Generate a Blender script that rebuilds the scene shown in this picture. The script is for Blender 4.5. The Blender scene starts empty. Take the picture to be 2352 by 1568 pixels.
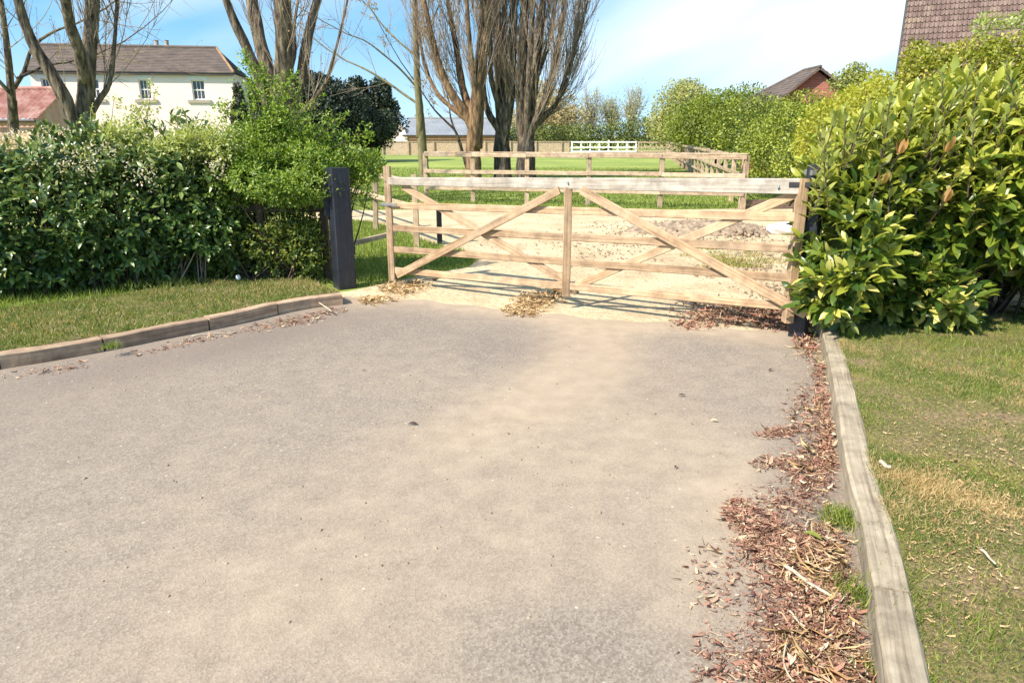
import bpy, bmesh, math, random
import numpy as np
from mathutils import Vector, Matrix, noise as mnoise

rng = np.random.default_rng(7)
random.seed(7)
C = bpy.context.scene.collection
sc = bpy.context.scene

# ------------------------------------------------------------------ camera, sky, sun, exposure
CAM_H = 1.65
PITCH = math.radians(16.34)
F, CX, CY = 1600.0, 1176.0, 784.0
cam_d = bpy.data.cameras.new('camera')
cam = bpy.data.objects.new('camera', cam_d)
C.objects.link(cam)
cam.location = (0, 0, CAM_H)
cam.rotation_euler = (math.pi / 2 - PITCH, 0, 0)
cam_d.sensor_width = 36.0
cam_d.lens = 36.0 * F / 2352.0
cam_d.clip_start = 0.05
cam_d.clip_end = 3000
sc.camera = cam

SUN_EL = math.radians(44)
SUN_AZ = math.atan2(-0.78, -0.62)            # towards the sun, measured from +Y clockwise (x = sin, y = cos)
sun_dir = Vector((math.sin(SUN_AZ) * math.cos(SUN_EL), math.cos(SUN_AZ) * math.cos(SUN_EL), math.sin(SUN_EL)))
sun_d = bpy.data.lights.new('sun', 'SUN')
sun_d.energy = 3.9
sun_d.angle = math.radians(1.2)
sun_d.color = (1.0, 0.89, 0.75)
sun = bpy.data.objects.new('sun', sun_d)
C.objects.link(sun)
sun.rotation_euler = sun_dir.to_track_quat('Z', 'Y').to_euler()
sun.location = (-20, -8, 30)

world = bpy.data.worlds.new('World')
sc.world = world
world.use_nodes = True
wt = world.node_tree
wt.nodes.clear()
def wn(t, **k):
    n = wt.nodes.new(t)
    for a, b in k.items():
        setattr(n, a, b)
    return n
sky = wn('ShaderNodeTexSky', sky_type='NISHITA', sun_disc=False)
sky.sun_elevation = SUN_EL
sky.sun_rotation = SUN_AZ
sky.air_density = 1.0
sky.dust_density = 0.3
sky.ozone_density = 1.6
tint = wn('ShaderNodeMix', data_type='RGBA', blend_type='MULTIPLY')
tint.inputs[0].default_value = 1.0
tint.inputs[7].default_value = (0.62, 1.08, 1.12, 1)
wt.links.new(sky.outputs[0], tint.inputs[6])
tc = wn('ShaderNodeTexCoord')
sep = wn('ShaderNodeSeparateXYZ')
wt.links.new(tc.outputs['Generated'], sep.inputs[0])
# the sky is sampled a little above the true direction, which keeps it blue down to the roofs
zc = wn('ShaderNodeMath', operation='MAXIMUM'); zc.inputs[1].default_value = 0.0
wt.links.new(sep.outputs[2], zc.inputs[0])
zz = wn('ShaderNodeMath', operation='ADD'); zz.inputs[1].default_value = 0.22
wt.links.new(zc.outputs[0], zz.inputs[0])
cb = wn('ShaderNodeCombineXYZ')
wt.links.new(sep.outputs[0], cb.inputs[0]); wt.links.new(sep.outputs[1], cb.inputs[1]); wt.links.new(zz.outputs[0], cb.inputs[2])
nm = wn('ShaderNodeVectorMath', operation='NORMALIZE')
wt.links.new(cb.outputs[0], nm.inputs[0]); wt.links.new(nm.outputs[0], sky.inputs[0])
# thin slanting cloud
mp0 = wn('ShaderNodeMapping'); mp0.inputs['Rotation'].default_value = (0, math.radians(24), 0)
wt.links.new(tc.outputs['Generated'], mp0.inputs[0])
mp = wn('ShaderNodeMapping')
mp.inputs['Location'].default_value = (3.91, 2.73, 6.9)
mp.inputs['Scale'].default_value = (1.5, 1.5, 5.0)
wt.links.new(mp0.outputs[0], mp.inputs[0])
nz = wn('ShaderNodeTexNoise'); nz.inputs['Scale'].default_value = 1.0
nz.inputs['Detail'].default_value = 6; nz.inputs['Roughness'].default_value = 0.45
nz.inputs['Distortion'].default_value = 0.25
wt.links.new(mp.outputs[0], nz.inputs[0])
cr = wn('ShaderNodeValToRGB')
cr.color_ramp.elements[0].position = 0.44; cr.color_ramp.elements[0].color = (0, 0, 0, 1)
cr.color_ramp.elements[1].position = 0.68; cr.color_ramp.elements[1].color = (1, 1, 1, 1)
wt.links.new(nz.outputs[0], cr.inputs[0])
hz = wn('ShaderNodeMapRange'); hz.inputs[1].default_value = -0.02; hz.inputs[2].default_value = 0.16
hz.inputs[3].default_value = 0.6; hz.inputs[4].default_value = 0.0
wt.links.new(sep.outputs[2], hz.inputs[0])
cs = wn('ShaderNodeMath', operation='MULTIPLY'); cs.inputs[1].default_value = 0.85
wt.links.new(cr.outputs[0], cs.inputs[0])
mxm = wn('ShaderNodeMath', operation='MAXIMUM')
wt.links.new(cs.outputs[0], mxm.inputs[0]); wt.links.new(hz.outputs[0], mxm.inputs[1])
cloud = wn('ShaderNodeMix', data_type='RGBA')
cloud.inputs[7].default_value = (4.8, 5.2, 5.35, 1)
wt.links.new(mxm.outputs[0], cloud.inputs[0])
wt.links.new(tint.outputs[2], cloud.inputs[6])
bg = wn('ShaderNodeBackground'); bg.inputs[1].default_value = 0.100
wt.links.new(cloud.outputs[2], bg.inputs[0])
wo = wn('ShaderNodeOutputWorld')
wt.links.new(bg.outputs[0], wo.inputs[0])

sc.view_settings.view_transform = 'Standard'
sc.view_settings.look = 'None'
sc.view_settings.exposure = 1.28
sc.view_settings.gamma = 1.0
sc.view_settings.use_curve_mapping = False
sc.cycles.max_bounces = 6
sc.cycles.transparent_max_bounces = 8

# ------------------------------------------------------------------ layout helpers
cp, sp_ = math.cos(PITCH), math.sin(PITCH)
def ray(px, py):
    u, v = (px - CX) / F, -(py - CY) / F
    return Vector((u, cp + v * sp_, -sp_ + v * cp))
def G(px, py, z=0.0):                        # point of the level z under a picture position
    d = ray(px, py)
    t = (z - CAM_H) / d.z
    return Vector((d.x * t, d.y * t, z))
def P(px, py, Y):                            # point at distance Y in front
    d = ray(px, py)
    t = Y / d.y
    return Vector((d.x * t, Y, CAM_H + d.z * t))
def project(p):                              # numpy (n,3) -> px, py, depth
    p = np.asarray(p, float)
    x, y, z = p[..., 0], p[..., 1], p[..., 2] - CAM_H
    dep = y * cp - z * sp_
    up = y * sp_ + z * cp
    dd = np.maximum(dep, 1e-3)
    return CX + F * x / dd, CY - F * up / dd, dep

# ------------------------------------------------------------------ object helpers
def tag(o, label=None, cat=None, group=None, kind=None):
    if label: o['label'] = label
    if cat: o['category'] = cat
    if group: o['group'] = group
    if kind: o['kind'] = kind
    return o
def thing(name, loc, label, cat, group=None):
    o = bpy.data.objects.new(name, None)
    o.empty_display_size = 0.2
    o.location = loc
    C.objects.link(o)
    return tag(o, label, cat, group)
def root_of(o):
    l = Vector((0, 0, 0))
    while o is not None:
        l = l + o.location
        o = o.parent
    return l
def mesh_obj(name, verts, faces, mat, parent=None, origin=None, uvs=None, smooth=False, rnd=None, kind=None):
    """verts in world coordinates; stored relative to the parent's or the own origin"""
    v = np.asarray(verts, dtype=np.float64).reshape(-1, 3)
    if parent is not None:
        off = np.array(root_of(parent))
    elif origin is not None:
        off = np.array(origin, float)
    else:
        off = np.array([(v[:, 0].min() + v[:, 0].max()) / 2, (v[:, 1].min() + v[:, 1].max()) / 2, v[:, 2].min()])
    v = v - off
    me = bpy.data.meshes.new(name)
    if isinstance(faces, np.ndarray):
        nf, k = faces.shape
        me.vertices.add(len(v)); me.vertices.foreach_set('co', v.ravel().astype(np.float32))
        me.loops.add(nf * k); me.loops.foreach_set('vertex_index', faces.ravel().astype(np.int32))
        me.polygons.add(nf); me.polygons.foreach_set('loop_start', (np.arange(nf) * k).astype(np.int32))
        try:
            me.polygons.foreach_set('loop_total', np.full(nf, k, dtype=np.int32))
        except Exception:
            pass
        me.update(calc_edges=True)
        me.validate()
    else:
        me.from_pydata([tuple(a) for a in v], [], faces)
    if uvs is not None:
        ul = me.uv_layers.new(name='UVMap')
        ul.data.foreach_set('uv', np.asarray(uvs, dtype=np.float32).ravel())
    if rnd is not None:
        at = me.attributes.new('rnd', 'FLOAT', 'POINT')
        at.data.foreach_set('value', np.asarray(rnd, dtype=np.float32))
    if smooth:
        me.polygons.foreach_set('use_smooth', np.ones(len(me.polygons), dtype=bool))
    if mat is not None:
        for m in (mat if isinstance(mat, (list, tuple)) else [mat]):
            me.materials.append(m)
    o = bpy.data.objects.new(name, me)
    C.objects.link(o)
    if parent is not None:
        o.parent = parent
    else:
        o.location = off
    if kind: o['kind'] = kind
    return o

class MB:
    """collects shapes into one mesh, with uv in metres along u"""
    def __init__(s):
        s.v, s.f, s.uv = [], [], []
    def add(s, vs, fs, uvs=None):
        b = len(s.v)
        s.v += [tuple(x) for x in vs]
        for i, f in enumerate(fs):
            s.f.append([b + k for k in f])
            s.uv += uvs[i] if uvs is not None else [(vs[k][0], vs[k][2]) for k in f]
    def bar(s, p0, p1, w, th, up=(0, 0, 1), w1=None, ch=0.006, th1=None, wob=0.0):
        """a chamfered board from p0 to p1; w is its size along up, th across"""
        p0, p1, up = Vector(p0), Vector(p1), Vector(up)
        d = (p1 - p0); L = d.length; d.normalize()
        side = d.cross(up)
        if side.length < 1e-6: side = d.cross(Vector((1, 0, 0)))
        side.normalize(); u2 = side.cross(d).normalized()
        w1 = w if w1 is None else w1
        th1 = th if th1 is None else th1
        c = min(ch, th * 0.3, w * 0.3)
        n = max(1, int(L / 0.7)) if wob else 1
        rings = []
        off = random.random() * 7
        for i in range(n + 1):
            t = i / n
            W, T = (w + (w1 - w) * t) / 2, (th + (th1 - th) * t) / 2
            q = p0 + d * (L * t)
            if wob and 0 < i < n:
                q = q + u2 * random.uniform(-wob, wob) + side * random.uniform(-wob, wob)
            pts = [(-T + c, -W), (T - c, -W), (T, -W + c), (T, W - c), (T - c, W), (-T + c, W), (-T, W - c), (-T, -W + c)]
            rings.append([q + side * a + u2 * b for a, b in pts])
        vs = [p for r in rings for p in r]
        per = [0]; pts = [(-T + c, -W), (T - c, -W), (T, -W + c), (T, W - c), (T - c, W), (-T + c, W), (-T, W - c), (-T, -W + c)]
        for k in range(8):
            a, b = pts[k], pts[(k + 1) % 8]
            per.append(per[-1] + math.hypot(a[0] - b[0], a[1] - b[1]))
        fs, uvs = [], []
        for i in range(n):
            for k in range(8):
                k2 = (k + 1) % 8
                fs.append([i * 8 + k, i * 8 + k2, (i + 1) * 8 + k2, (i + 1) * 8 + k])
                a, b = off + L * i / n, off + L * (i + 1) / n
                uvs.append([(a, per[k] + off), (a, per[k + 1] + off), (b, per[k + 1] + off), (b, per[k] + off)])
        fs.append(list(range(7, -1, -1))); uvs.append([(off + pts[k][0], off + pts[k][1]) for k in range(7, -1, -1)])
        fs.append([n * 8 + k for k in range(8)]); uvs.append([(off + pts[k][0], off + pts[k][1]) for k in range(8)])
        s.add(vs, fs, uvs)
        return s
    def tube(s, pts, rad, n=8, caps=True):
        pts = [Vector(p) for p in pts]
        m = len(pts); vs, fs, uvs = [], [], []
        ref = Vector((0.3, 0.2, 1)).normalized()
        L = 0.0; Ls = [0.0]
        for i in range(1, m): L += (pts[i] - pts[i - 1]).length; Ls.append(L)
        for i, p in enumerate(pts):
            d = (pts[min(i + 1, m - 1)] - pts[max(i - 1, 0)]).normalized()
            a = d.cross(ref)
            if a.length < 0.05: a = d.cross(Vector((1, 0, 0)))
            a.normalize(); b = d.cross(a)
            r = rad[i] if hasattr(rad, '__len__') else rad
            for k in range(n):
                t = 2 * math.pi * k / n
                vs.append(p + a * (math.cos(t) * r) + b * (math.sin(t) * r))
        for i in range(m - 1):
            for k in range(n):
                k2 = (k + 1) % n
                fs.append([i * n + k, i * n + k2, (i + 1) * n + k2, (i + 1) * n + k])
                uvs.append([(Ls[i], k / n), (Ls[i], (k + 1) / n), (Ls[i + 1], (k + 1) / n), (Ls[i + 1], k / n)])
        if caps:
            fs.append(list(range(n - 1, -1, -1))); uvs.append([(0, 0)] * n)
            fs.append([(m - 1) * n + k for k in range(n)]); uvs.append([(0, 0)] * n)
        s.add(vs, fs, uvs)
        return s
    def box(s, x0, x1, y0, y1, z0, z1, M=None):
        vs = [Vector((x, y, z)) for z in (z0, z1) for y in (y0, y1) for x in (x0, x1)]
        if M is not None: vs = [M @ v for v in vs]
        fs = [(0, 2, 3, 1), (4, 5, 7, 6), (0, 1, 5, 4), (2, 6, 7, 3), (0, 4, 6, 2), (1, 3, 7, 5)]
        raw = [(x, y, z) for z in (z0, z1) for y in (y0, y1) for x in (x0, x1)]
        uvs = []
        for i, f in enumerate(fs):
            a, b = ((0, 1), (0, 1), (0, 2), (0, 2), (1, 2), (1, 2))[i]
            uvs.append([(raw[k][a], raw[k][b]) for k in f])
        s.add(vs, fs, uvs)
        return s
    def build(s, name, mat, parent=None, origin=None, smooth=False, kind=None):
        return mesh_obj(name, s.v, s.f, mat, parent, origin, uvs=s.uv, smooth=smooth, kind=kind)

def instances(tv, tf, pos, R, S, rnd=None):
    """one joined set of copies of template tv/tf; pos (n,3), R (n,3,3) columns = axes, S (n,) or (n,3)"""
    tv = np.asarray(tv, float); tf = np.asarray(tf, int)
    n = len(pos)
    S = np.asarray(S, float)
    if S.ndim == 1: S = S[:, None].repeat(3, 1)
    loc = tv[None] * S[:, None, :]
    v = np.einsum('nij,nkj->nki', R, loc) + pos[:, None, :]
    f = (tf[None] + (np.arange(n) * len(tv))[:, None, None]).reshape(-1, tf.shape[1])
    r = None if rnd is None else np.repeat(rnd, len(tv))
    return v.reshape(-1, 3), f, r
def norm(a): return a / np.maximum(np.linalg.norm(a, axis=-1, keepdims=True), 1e-9)
def frames(d, up):
    """columns: x = width, y = d (length), z = normal"""
    d = norm(d); x = norm(np.cross(d, up)); z = np.cross(x, d)
    return np.stack([x, d, z], axis=-1)
def rand_unit(n):
    return norm(rng.normal(size=(n, 3)))

# ------------------------------------------------------------------ materials
def newmat(name):
    m = bpy.data.materials.new(name); m.use_nodes = True
    nt = m.node_tree
    return m, nt, nt.nodes['Principled BSDF']
def node(nt, t, **k):
    n = nt.nodes.new(t)
    for a, b in k.items(): setattr(n, a, b)
    return n
def ramp(nt, fac, stops):
    r = node(nt, 'ShaderNodeValToRGB')
    e = r.color_ramp.elements
    while len(e) < len(stops): e.new(0.5)
    for i, (p, c) in enumerate(stops):
        e[i].position = p; e[i].color = (*c, 1) if len(c) == 3 else c
    nt.links.new(fac, r.inputs[0])
    return r.outputs[0]
def noise(nt, vec, scale, detail=4, rough=0.55, dist=0.0):
    n = node(nt, 'ShaderNodeTexNoise')
    n.inputs['Scale'].default_value = scale; n.inputs['Detail'].default_value = detail
    n.inputs['Roughness'].default_value = rough; n.inputs['Distortion'].default_value = dist
    if vec is not None: nt.links.new(vec, n.inputs[0])
    return n.outputs[0]
def mapping(nt, vec, scale=(1, 1, 1), rot=(0, 0, 0), loc=(0, 0, 0)):
    n = node(nt, 'ShaderNodeMapping')
    n.inputs['Scale'].default_value = scale; n.inputs['Rotation'].default_value = rot; n.inputs['Location'].default_value = loc
    nt.links.new(vec, n.inputs[0])
    return n.outputs[0]
def mix(nt, fac, a, b, mode='MIX'):
    n = node(nt, 'ShaderNodeMix', data_type='RGBA', blend_type=mode)
    for s, v in ((n.inputs[0], fac), (n.inputs[6], a), (n.inputs[7], b)):
        if isinstance(v, (int, float)): s.default_value = v
        elif isinstance(v, tuple): s.default_value = (*v, 1) if len(v) == 3 else v
        else: nt.links.new(v, s)
    return n.outputs[2]
def math_(nt, op, a, b=None):
    n = node(nt, 'ShaderNodeMath', operation=op)
    for s, v in ((n.inputs[0], a), (n.inputs[1], b)):
        if v is None: continue
        if isinstance(v, (int, float)): s.default_value = v
        else: nt.links.new(v, s)
    return n.outputs[0]
def bump(nt, bsdf, h, strength, dist=0.01):
    b = node(nt, 'ShaderNodeBump'); b.inputs['Strength'].default_value = strength; b.inputs['Distance'].default_value = dist
    nt.links.new(h, b.inputs['Height']); nt.links.new(b.outputs[0], bsdf.inputs['Normal'])

def obj_rand(nt):
    return node(nt, 'ShaderNodeObjectInfo').outputs['Random']
def mat_wood(name, dark, mid, light, rough=0.75, grey=None, grain=1.0):
    m, nt, b = newmat(name)
    uv = node(nt, 'ShaderNodeUVMap').outputs[0]
    g1 = noise(nt, mapping(nt, uv, (1.6, 55 * grain, 1)), 1.0, 5, 0.6, 0.6)
    g2 = noise(nt, mapping(nt, uv, (1.1, 6, 1)), 1.4, 3, 0.5, 0.3)
    col = ramp(nt, g1, [(0.28, dark), (0.5, mid), (0.72, light)])
    col = mix(nt, ramp(nt, g2, [(0.35, (0, 0, 0)), (0.7, (1, 1, 1))]), col, mix(nt, 0.5, col, grey if grey else mid), 'MIX')
    r = obj_rand(nt)
    v = node(nt, 'ShaderNodeHueSaturation')
    nt.links.new(math_(nt, 'ADD', math_(nt, 'MULTIPLY', r, 0.35), 0.83), v.inputs['Value'])
    nt.links.new(col, v.inputs['Color'])
    oc_ = node(nt, 'ShaderNodeTexCoord').outputs['Object']
    bl = noise(nt, oc_, 7, 5, 0.65)
    blc = mix(nt, 1.0, v.outputs[0], ramp(nt, bl, [(0.32, (0.62, 0.60, 0.60)), (0.62, (1.08, 1.08, 1.08))]), 'MULTIPLY')
    # knots
    kn = node(nt, 'ShaderNodeTexVoronoi'); kn.inputs['Scale'].default_value = 1.0
    nt.links.new(mapping(nt, uv, (2.2, 9, 1)), kn.inputs[0])
    kf = ramp(nt, kn.outputs[0], [(0.03, (1, 1, 1)), (0.09, (0, 0, 0))])
    nt.links.new(mix(nt, math_(nt, 'MULTIPLY', kf, 0.6), blc, dark), b.inputs['Base Color'])
    b.inputs['Roughness'].default_value = rough
    bump(nt, b, g1, 0.35, 0.004)
    return m
def mat_simple(name, stops, scale=8, rough=0.8, detail=4, bumpk=0.3, bd=0.01, sc3=(1, 1, 1), metal=0):
    m, nt, b = newmat(name)
    oc = node(nt, 'ShaderNodeTexCoord').outputs['Object']
    n1 = noise(nt, mapping(nt, oc, sc3), scale, detail, 0.6)
    nt.links.new(ramp(nt, n1, stops), b.inputs['Base Color'])
    b.inputs['Roughness'].default_value = rough; b.inputs['Metallic'].default_value = metal
    if bumpk: bump(nt, b, n1, bumpk, bd)
    return m
def mat_leaf(name, stops, rough=0.4, trans=0.35, spec=0.5, veins=False, coat=0.0, backpale=None):
    m, nt, b = newmat(name)
    at = node(nt, 'ShaderNodeAttribute', attribute_name='rnd').outputs['Fac']
    r = math_(nt, 'FRACT', math_(nt, 'ADD', at, obj_rand(nt)))
    col = ramp(nt, r, stops)
    geo = node(nt, 'ShaderNodeNewGeometry')
    if backpale is not None:
        col = mix(nt, math_(nt, 'MULTIPLY', geo.outputs['Backfacing'], 0.6), col, backpale)
    nt.links.new(col, b.inputs['Base Color'])
    b.inputs['Roughness'].default_value = rough
    b.inputs['Specular IOR Level'].default_value = spec
    if coat:
        b.inputs['Coat Weight'].default_value = coat; b.inputs['Coat Roughness'].default_value = 0.25
    if trans:
        t = node(nt, 'ShaderNodeBsdfTranslucent')
        nt.links.new(mix(nt, 1.0, col, (1.5, 1.4, 0.5), 'MULTIPLY'), t.inputs[0])
        s = node(nt, 'ShaderNodeMixShader'); s.inputs[0].default_value = trans
        nt.links.new(b.outputs[0], s.inputs[1]); nt.links.new(t.outputs[0], s.inputs[2])
        nt.links.new(s.outputs[0], nt.nodes['Material Output'].inputs[0])
    return m

M = {}
M['gate_wood'] = mat_wood('gate_wood', (0.17, 0.095, 0.05), (0.39, 0.255, 0.145), (0.55, 0.40, 0.255), grey=(0.46, 0.36, 0.25))
M['gate_top'] = mat_wood('weathered_top_rail', (0.22, 0.17, 0.13), (0.40, 0.35, 0.29), (0.55, 0.50, 0.43), grey=(0.48, 0.46, 0.41))
M['fence_wood'] = mat_wood('fence_wood', (0.26, 0.16, 0.09), (0.42, 0.30, 0.19), (0.55, 0.43, 0.30), grey=(0.45, 0.40, 0.33))
M['dark_wood'] = mat_wood('dark_wood', (0.03, 0.018, 0.012), (0.07, 0.045, 0.03), (0.12, 0.08, 0.055))
M['old_board'] = mat_wood('old_board', (0.07, 0.04, 0.035), (0.17, 0.11, 0.09), (0.26, 0.18, 0.14))
M['kerb_wood'] = mat_wood('kerb_wood', (0.14, 0.11, 0.075), (0.32, 0.265, 0.19), (0.44, 0.385, 0.29), 0.85, grey=(0.36, 0.31, 0.23))
M['kerb_wood_brown'] = mat_wood('kerb_wood_brown', (0.13, 0.08, 0.055), (0.34, 0.235, 0.155), (0.52, 0.39, 0.26), 0.85, grey=(0.44, 0.32, 0.22))
M['black_paint'] = mat_wood('black_paint', (0.007, 0.009, 0.015), (0.014, 0.017, 0.028), (0.035, 0.038, 0.052), 0.45)
M['steel'] = mat_simple('galvanised_steel', [(0.3, (0.35, 0.36, 0.37)), (0.7, (0.5, 0.5, 0.5))], 30, 0.45, metal=0.8, bumpk=0.05)
M['black_iron'] = mat_simple('black_iron', [(0.3, (0.01, 0.01, 0.012)), (0.7, (0.03, 0.03, 0.03))], 30, 0.5)
M['bark'] = mat_simple('poplar_bark', [(0.36, (0.022, 0.017, 0.014)), (0.47, (0.09, 0.068, 0.050)), (0.58, (0.19, 0.145, 0.10)), (0.72, (0.31, 0.255, 0.175))], 4.2, 0.95, 8, 1.0, 0.12, (2.6, 2.6, 0.5))
M['bark_orange'] = mat_simple('orange_lichen_bark', [(0.30, (0.035, 0.022, 0.016)), (0.46, (0.13, 0.08, 0.045)), (0.6, (0.25, 0.15, 0.075)), (0.78, (0.33, 0.25, 0.15))], 4.0, 0.95, 7, 1.0, 0.06, (2.2, 2.2, 0.6))
M['bark_dark'] = mat_simple('dark_bark', [(0.34, (0.012, 0.010, 0.010)), (0.5, (0.055, 0.044, 0.036)), (0.68, (0.17, 0.14, 0.10))], 4.2, 0.95, 7, 1.0, 0.08, (2.2, 2.2, 0.5))
M['bark_green'] = mat_simple('green_slim_bark', [(0.3, (0.08, 0.07, 0.035)), (0.6, (0.19, 0.17, 0.085)), (0.8, (0.28, 0.24, 0.13))], 4, 0.95, 6, 0.8, 0.04, (2.2, 2.2, 0.6))
M['twig'] = mat_simple('twig', [(0.3, (0.16, 0.11, 0.085)), (0.55, (0.31, 0.235, 0.175)), (0.8, (0.44, 0.35, 0.25))], 1.6, 0.9, 4, 0)
M['twig_grey'] = mat_simple('grey_twig', [(0.3, (0.26, 0.22, 0.20)), (0.7, (0.44, 0.38, 0.34))], 1.2, 0.9, 4, 0)
M['bud'] = mat_leaf('poplar_bud', [(0.0, (0.28, 0.12, 0.08)), (0.5, (0.34, 0.21, 0.12)), (1.0, (0.30, 0.26, 0.10))], 0.7, 0.2)
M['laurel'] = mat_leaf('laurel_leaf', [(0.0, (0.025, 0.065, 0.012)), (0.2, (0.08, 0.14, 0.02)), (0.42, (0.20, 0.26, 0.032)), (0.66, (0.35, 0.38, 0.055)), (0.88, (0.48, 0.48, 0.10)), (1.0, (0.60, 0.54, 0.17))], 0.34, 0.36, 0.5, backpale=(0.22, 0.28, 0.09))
M['laurel_young'] = mat_leaf('young_laurel_leaf', [(0.0, (0.22, 0.27, 0.05)), (0.5, (0.32, 0.36, 0.08)), (1.0, (0.42, 0.42, 0.13))], 0.4, 0.4, 0.5, backpale=(0.35, 0.38, 0.16))
M['laurel_bronze'] = mat_leaf('bronze_laurel_leaf', [(0.0, (0.36, 0.17, 0.06)), (0.5, (0.45, 0.26, 0.10)), (1.0, (0.42, 0.33, 0.14))], 0.4, 0.4)
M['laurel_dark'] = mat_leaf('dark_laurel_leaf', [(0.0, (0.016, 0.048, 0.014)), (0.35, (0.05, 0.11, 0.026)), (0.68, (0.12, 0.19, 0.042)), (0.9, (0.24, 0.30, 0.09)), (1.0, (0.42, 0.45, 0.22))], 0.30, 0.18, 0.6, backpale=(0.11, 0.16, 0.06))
M['privet'] = mat_leaf('privet_leaf', [(0.0, (0.025, 0.06, 0.014)), (0.5, (0.09, 0.15, 0.025)), (0.9, (0.22, 0.27, 0.05)), (1.0, (0.38, 0.36, 0.08))], 0.45, 0.35)
M['hawthorn'] = mat_leaf('hawthorn_leaf', [(0.0, (0.04, 0.10, 0.015)), (0.35, (0.12, 0.22, 0.026)), (0.75, (0.23, 0.34, 0.045)), (1.0, (0.36, 0.44, 0.11))], 0.5, 0.4)
M['pale_leaf'] = mat_leaf('pale_spring_leaf', [(0.0, (0.22, 0.28, 0.07)), (0.5, (0.36, 0.42, 0.14)), (1.0, (0.50, 0.52, 0.26))], 0.5, 0.35)
M['yellow_leaf'] = mat_leaf('yellow_green_leaf', [(0.0, (0.14, 0.17, 0.02)), (0.4, (0.30, 0.33, 0.035)), (0.8, (0.42, 0.42, 0.06)), (1.0, (0.50, 0.44, 0.13))], 0.5, 0.4)
M['hedge_green'] = mat_leaf('hedgerow_leaf', [(0.0, (0.05, 0.085, 0.012)), (0.35, (0.15, 0.20, 0.025)), (0.75, (0.27, 0.33, 0.04)), (1.0, (0.38, 0.42, 0.08))], 0.55, 0.35)
M['hedge_dull'] = mat_leaf('dull_hedge_leaf', [(0.0, (0.035, 0.055, 0.016)), (0.5, (0.10, 0.13, 0.03)), (1.0, (0.22, 0.25, 0.06))], 0.6, 0.3)
M['blossom_and_glint'] = mat_leaf('blossom_and_glint', [(0.0, (0.30, 0.34, 0.14)), (0.5, (0.62, 0.52, 0.46)), (1.0, (0.75, 0.68, 0.62))], 0.6, 0.3)  # petal colour, also used for the painted glare flecks on the laurel hedge
M['evergreen'] = mat_leaf('evergreen_leaf', [(0.0, (0.010, 0.020, 0.014)), (0.5, (0.028, 0.045, 0.022)), (0.85, (0.06, 0.075, 0.03)), (1.0, (0.12, 0.11, 0.06))], 0.6, 0.1)
M['far_leaf'] = mat_leaf('far_leaf', [(0.0, (0.13, 0.16, 0.04)), (0.5, (0.25, 0.28, 0.07)), (1.0, (0.42, 0.40, 0.18))], 0.7, 0.3)
M['far_brown'] = mat_leaf('far_brown_twig_leaf', [(0.0, (0.20, 0.15, 0.07)), (0.5, (0.33, 0.26, 0.13)), (1.0, (0.44, 0.38, 0.22))], 0.7, 0.3)
M['grass'] = mat_leaf('grass_blade', [(0.0, (0.06, 0.13, 0.02)), (0.4, (0.16, 0.215, 0.035)), (0.65, (0.26, 0.275, 0.06)), (0.85, (0.40, 0.33, 0.13)), (1.0, (0.52, 0.37, 0.22))], 0.6, 0.3)
M['grass_lush'] = mat_leaf('lush_grass_blade', [(0.0, (0.07, 0.12, 0.018)), (0.6, (0.17, 0.24, 0.034)), (1.0, (0.30, 0.33, 0.07))], 0.55, 0.35)
M['litter'] = mat_leaf('dead_leaf', [(0.0, (0.08, 0.038, 0.026)), (0.3, (0.25, 0.115, 0.080)), (0.65, (0.41, 0.22, 0.155)), (0.88, (0.50, 0.37, 0.24)), (1.0, (0.64, 0.54, 0.38))], 0.8, 0.1)
M['straw'] = mat_leaf('straw_litter', [(0.0, (0.30, 0.17, 0.08)), (0.5, (0.46, 0.31, 0.15)), (1.0, (0.60, 0.47, 0.28))], 0.8, 0.1)
M['stick_pale'] = mat_simple('peeled_stick', [(0.3, (0.34, 0.29, 0.21)), (0.7, (0.50, 0.45, 0.35))], 12, 0.7)
M['stone'] = mat_simple('pebble', [(0.3, (0.14, 0.11, 0.08)), (0.5, (0.26, 0.20, 0.14)), (0.75, (0.42, 0.34, 0.25))], 1.5, 0.85)
M['soil'] = mat_simple('soil', [(0.3, (0.11, 0.08, 0.055)), (0.5, (0.27, 0.20, 0.14)), (0.75, (0.44, 0.35, 0.25))], 9, 0.95, 6, 0.8, 0.02)
M['white_sack'] = mat_simple('white_plastic', [(0.3, (0.72, 0.72, 0.74)), (0.7, (0.85, 0.85, 0.85))], 6, 0.5)
M['cream'] = mat_simple('cream_render', [(0.3, (0.84, 0.68, 0.59)), (0.7, (0.90, 0.75, 0.65))], 0.9, 0.9, 5, 0.1)
M['white_paint'] = mat_simple('white_paint', [(0.3, (0.72, 0.70, 0.66)), (0.7, (0.82, 0.80, 0.77))], 3, 0.6, bumpk=0)
M['stone_sill'] = mat_simple('stone_sill', [(0.3, (0.34, 0.29, 0.23)), (0.7, (0.46, 0.40, 0.32))], 3, 0.8, bumpk=0)
M['slate'] = mat_simple('slate_roof', [(0.25, (0.065, 0.05, 0.046)), (0.5, (0.11, 0.085, 0.075)), (0.75, (0.17, 0.125, 0.10))], 1.6, 0.8, 6, 0.2, 0.02, (1, 1, 2.5))
M['orange_tile'] = mat_simple('orange_lichen_tile', [(0.3, (0.20, 0.12, 0.07)), (0.7, (0.34, 0.21, 0.12))], 2, 0.85)
M['pantile'] = mat_simple('red_pantile', [(0.3, (0.20, 0.08, 0.065)), (0.5, (0.32, 0.145, 0.12)), (0.72, (0.46, 0.31, 0.27))], 1.4, 0.85, 6, 0.2)
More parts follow.
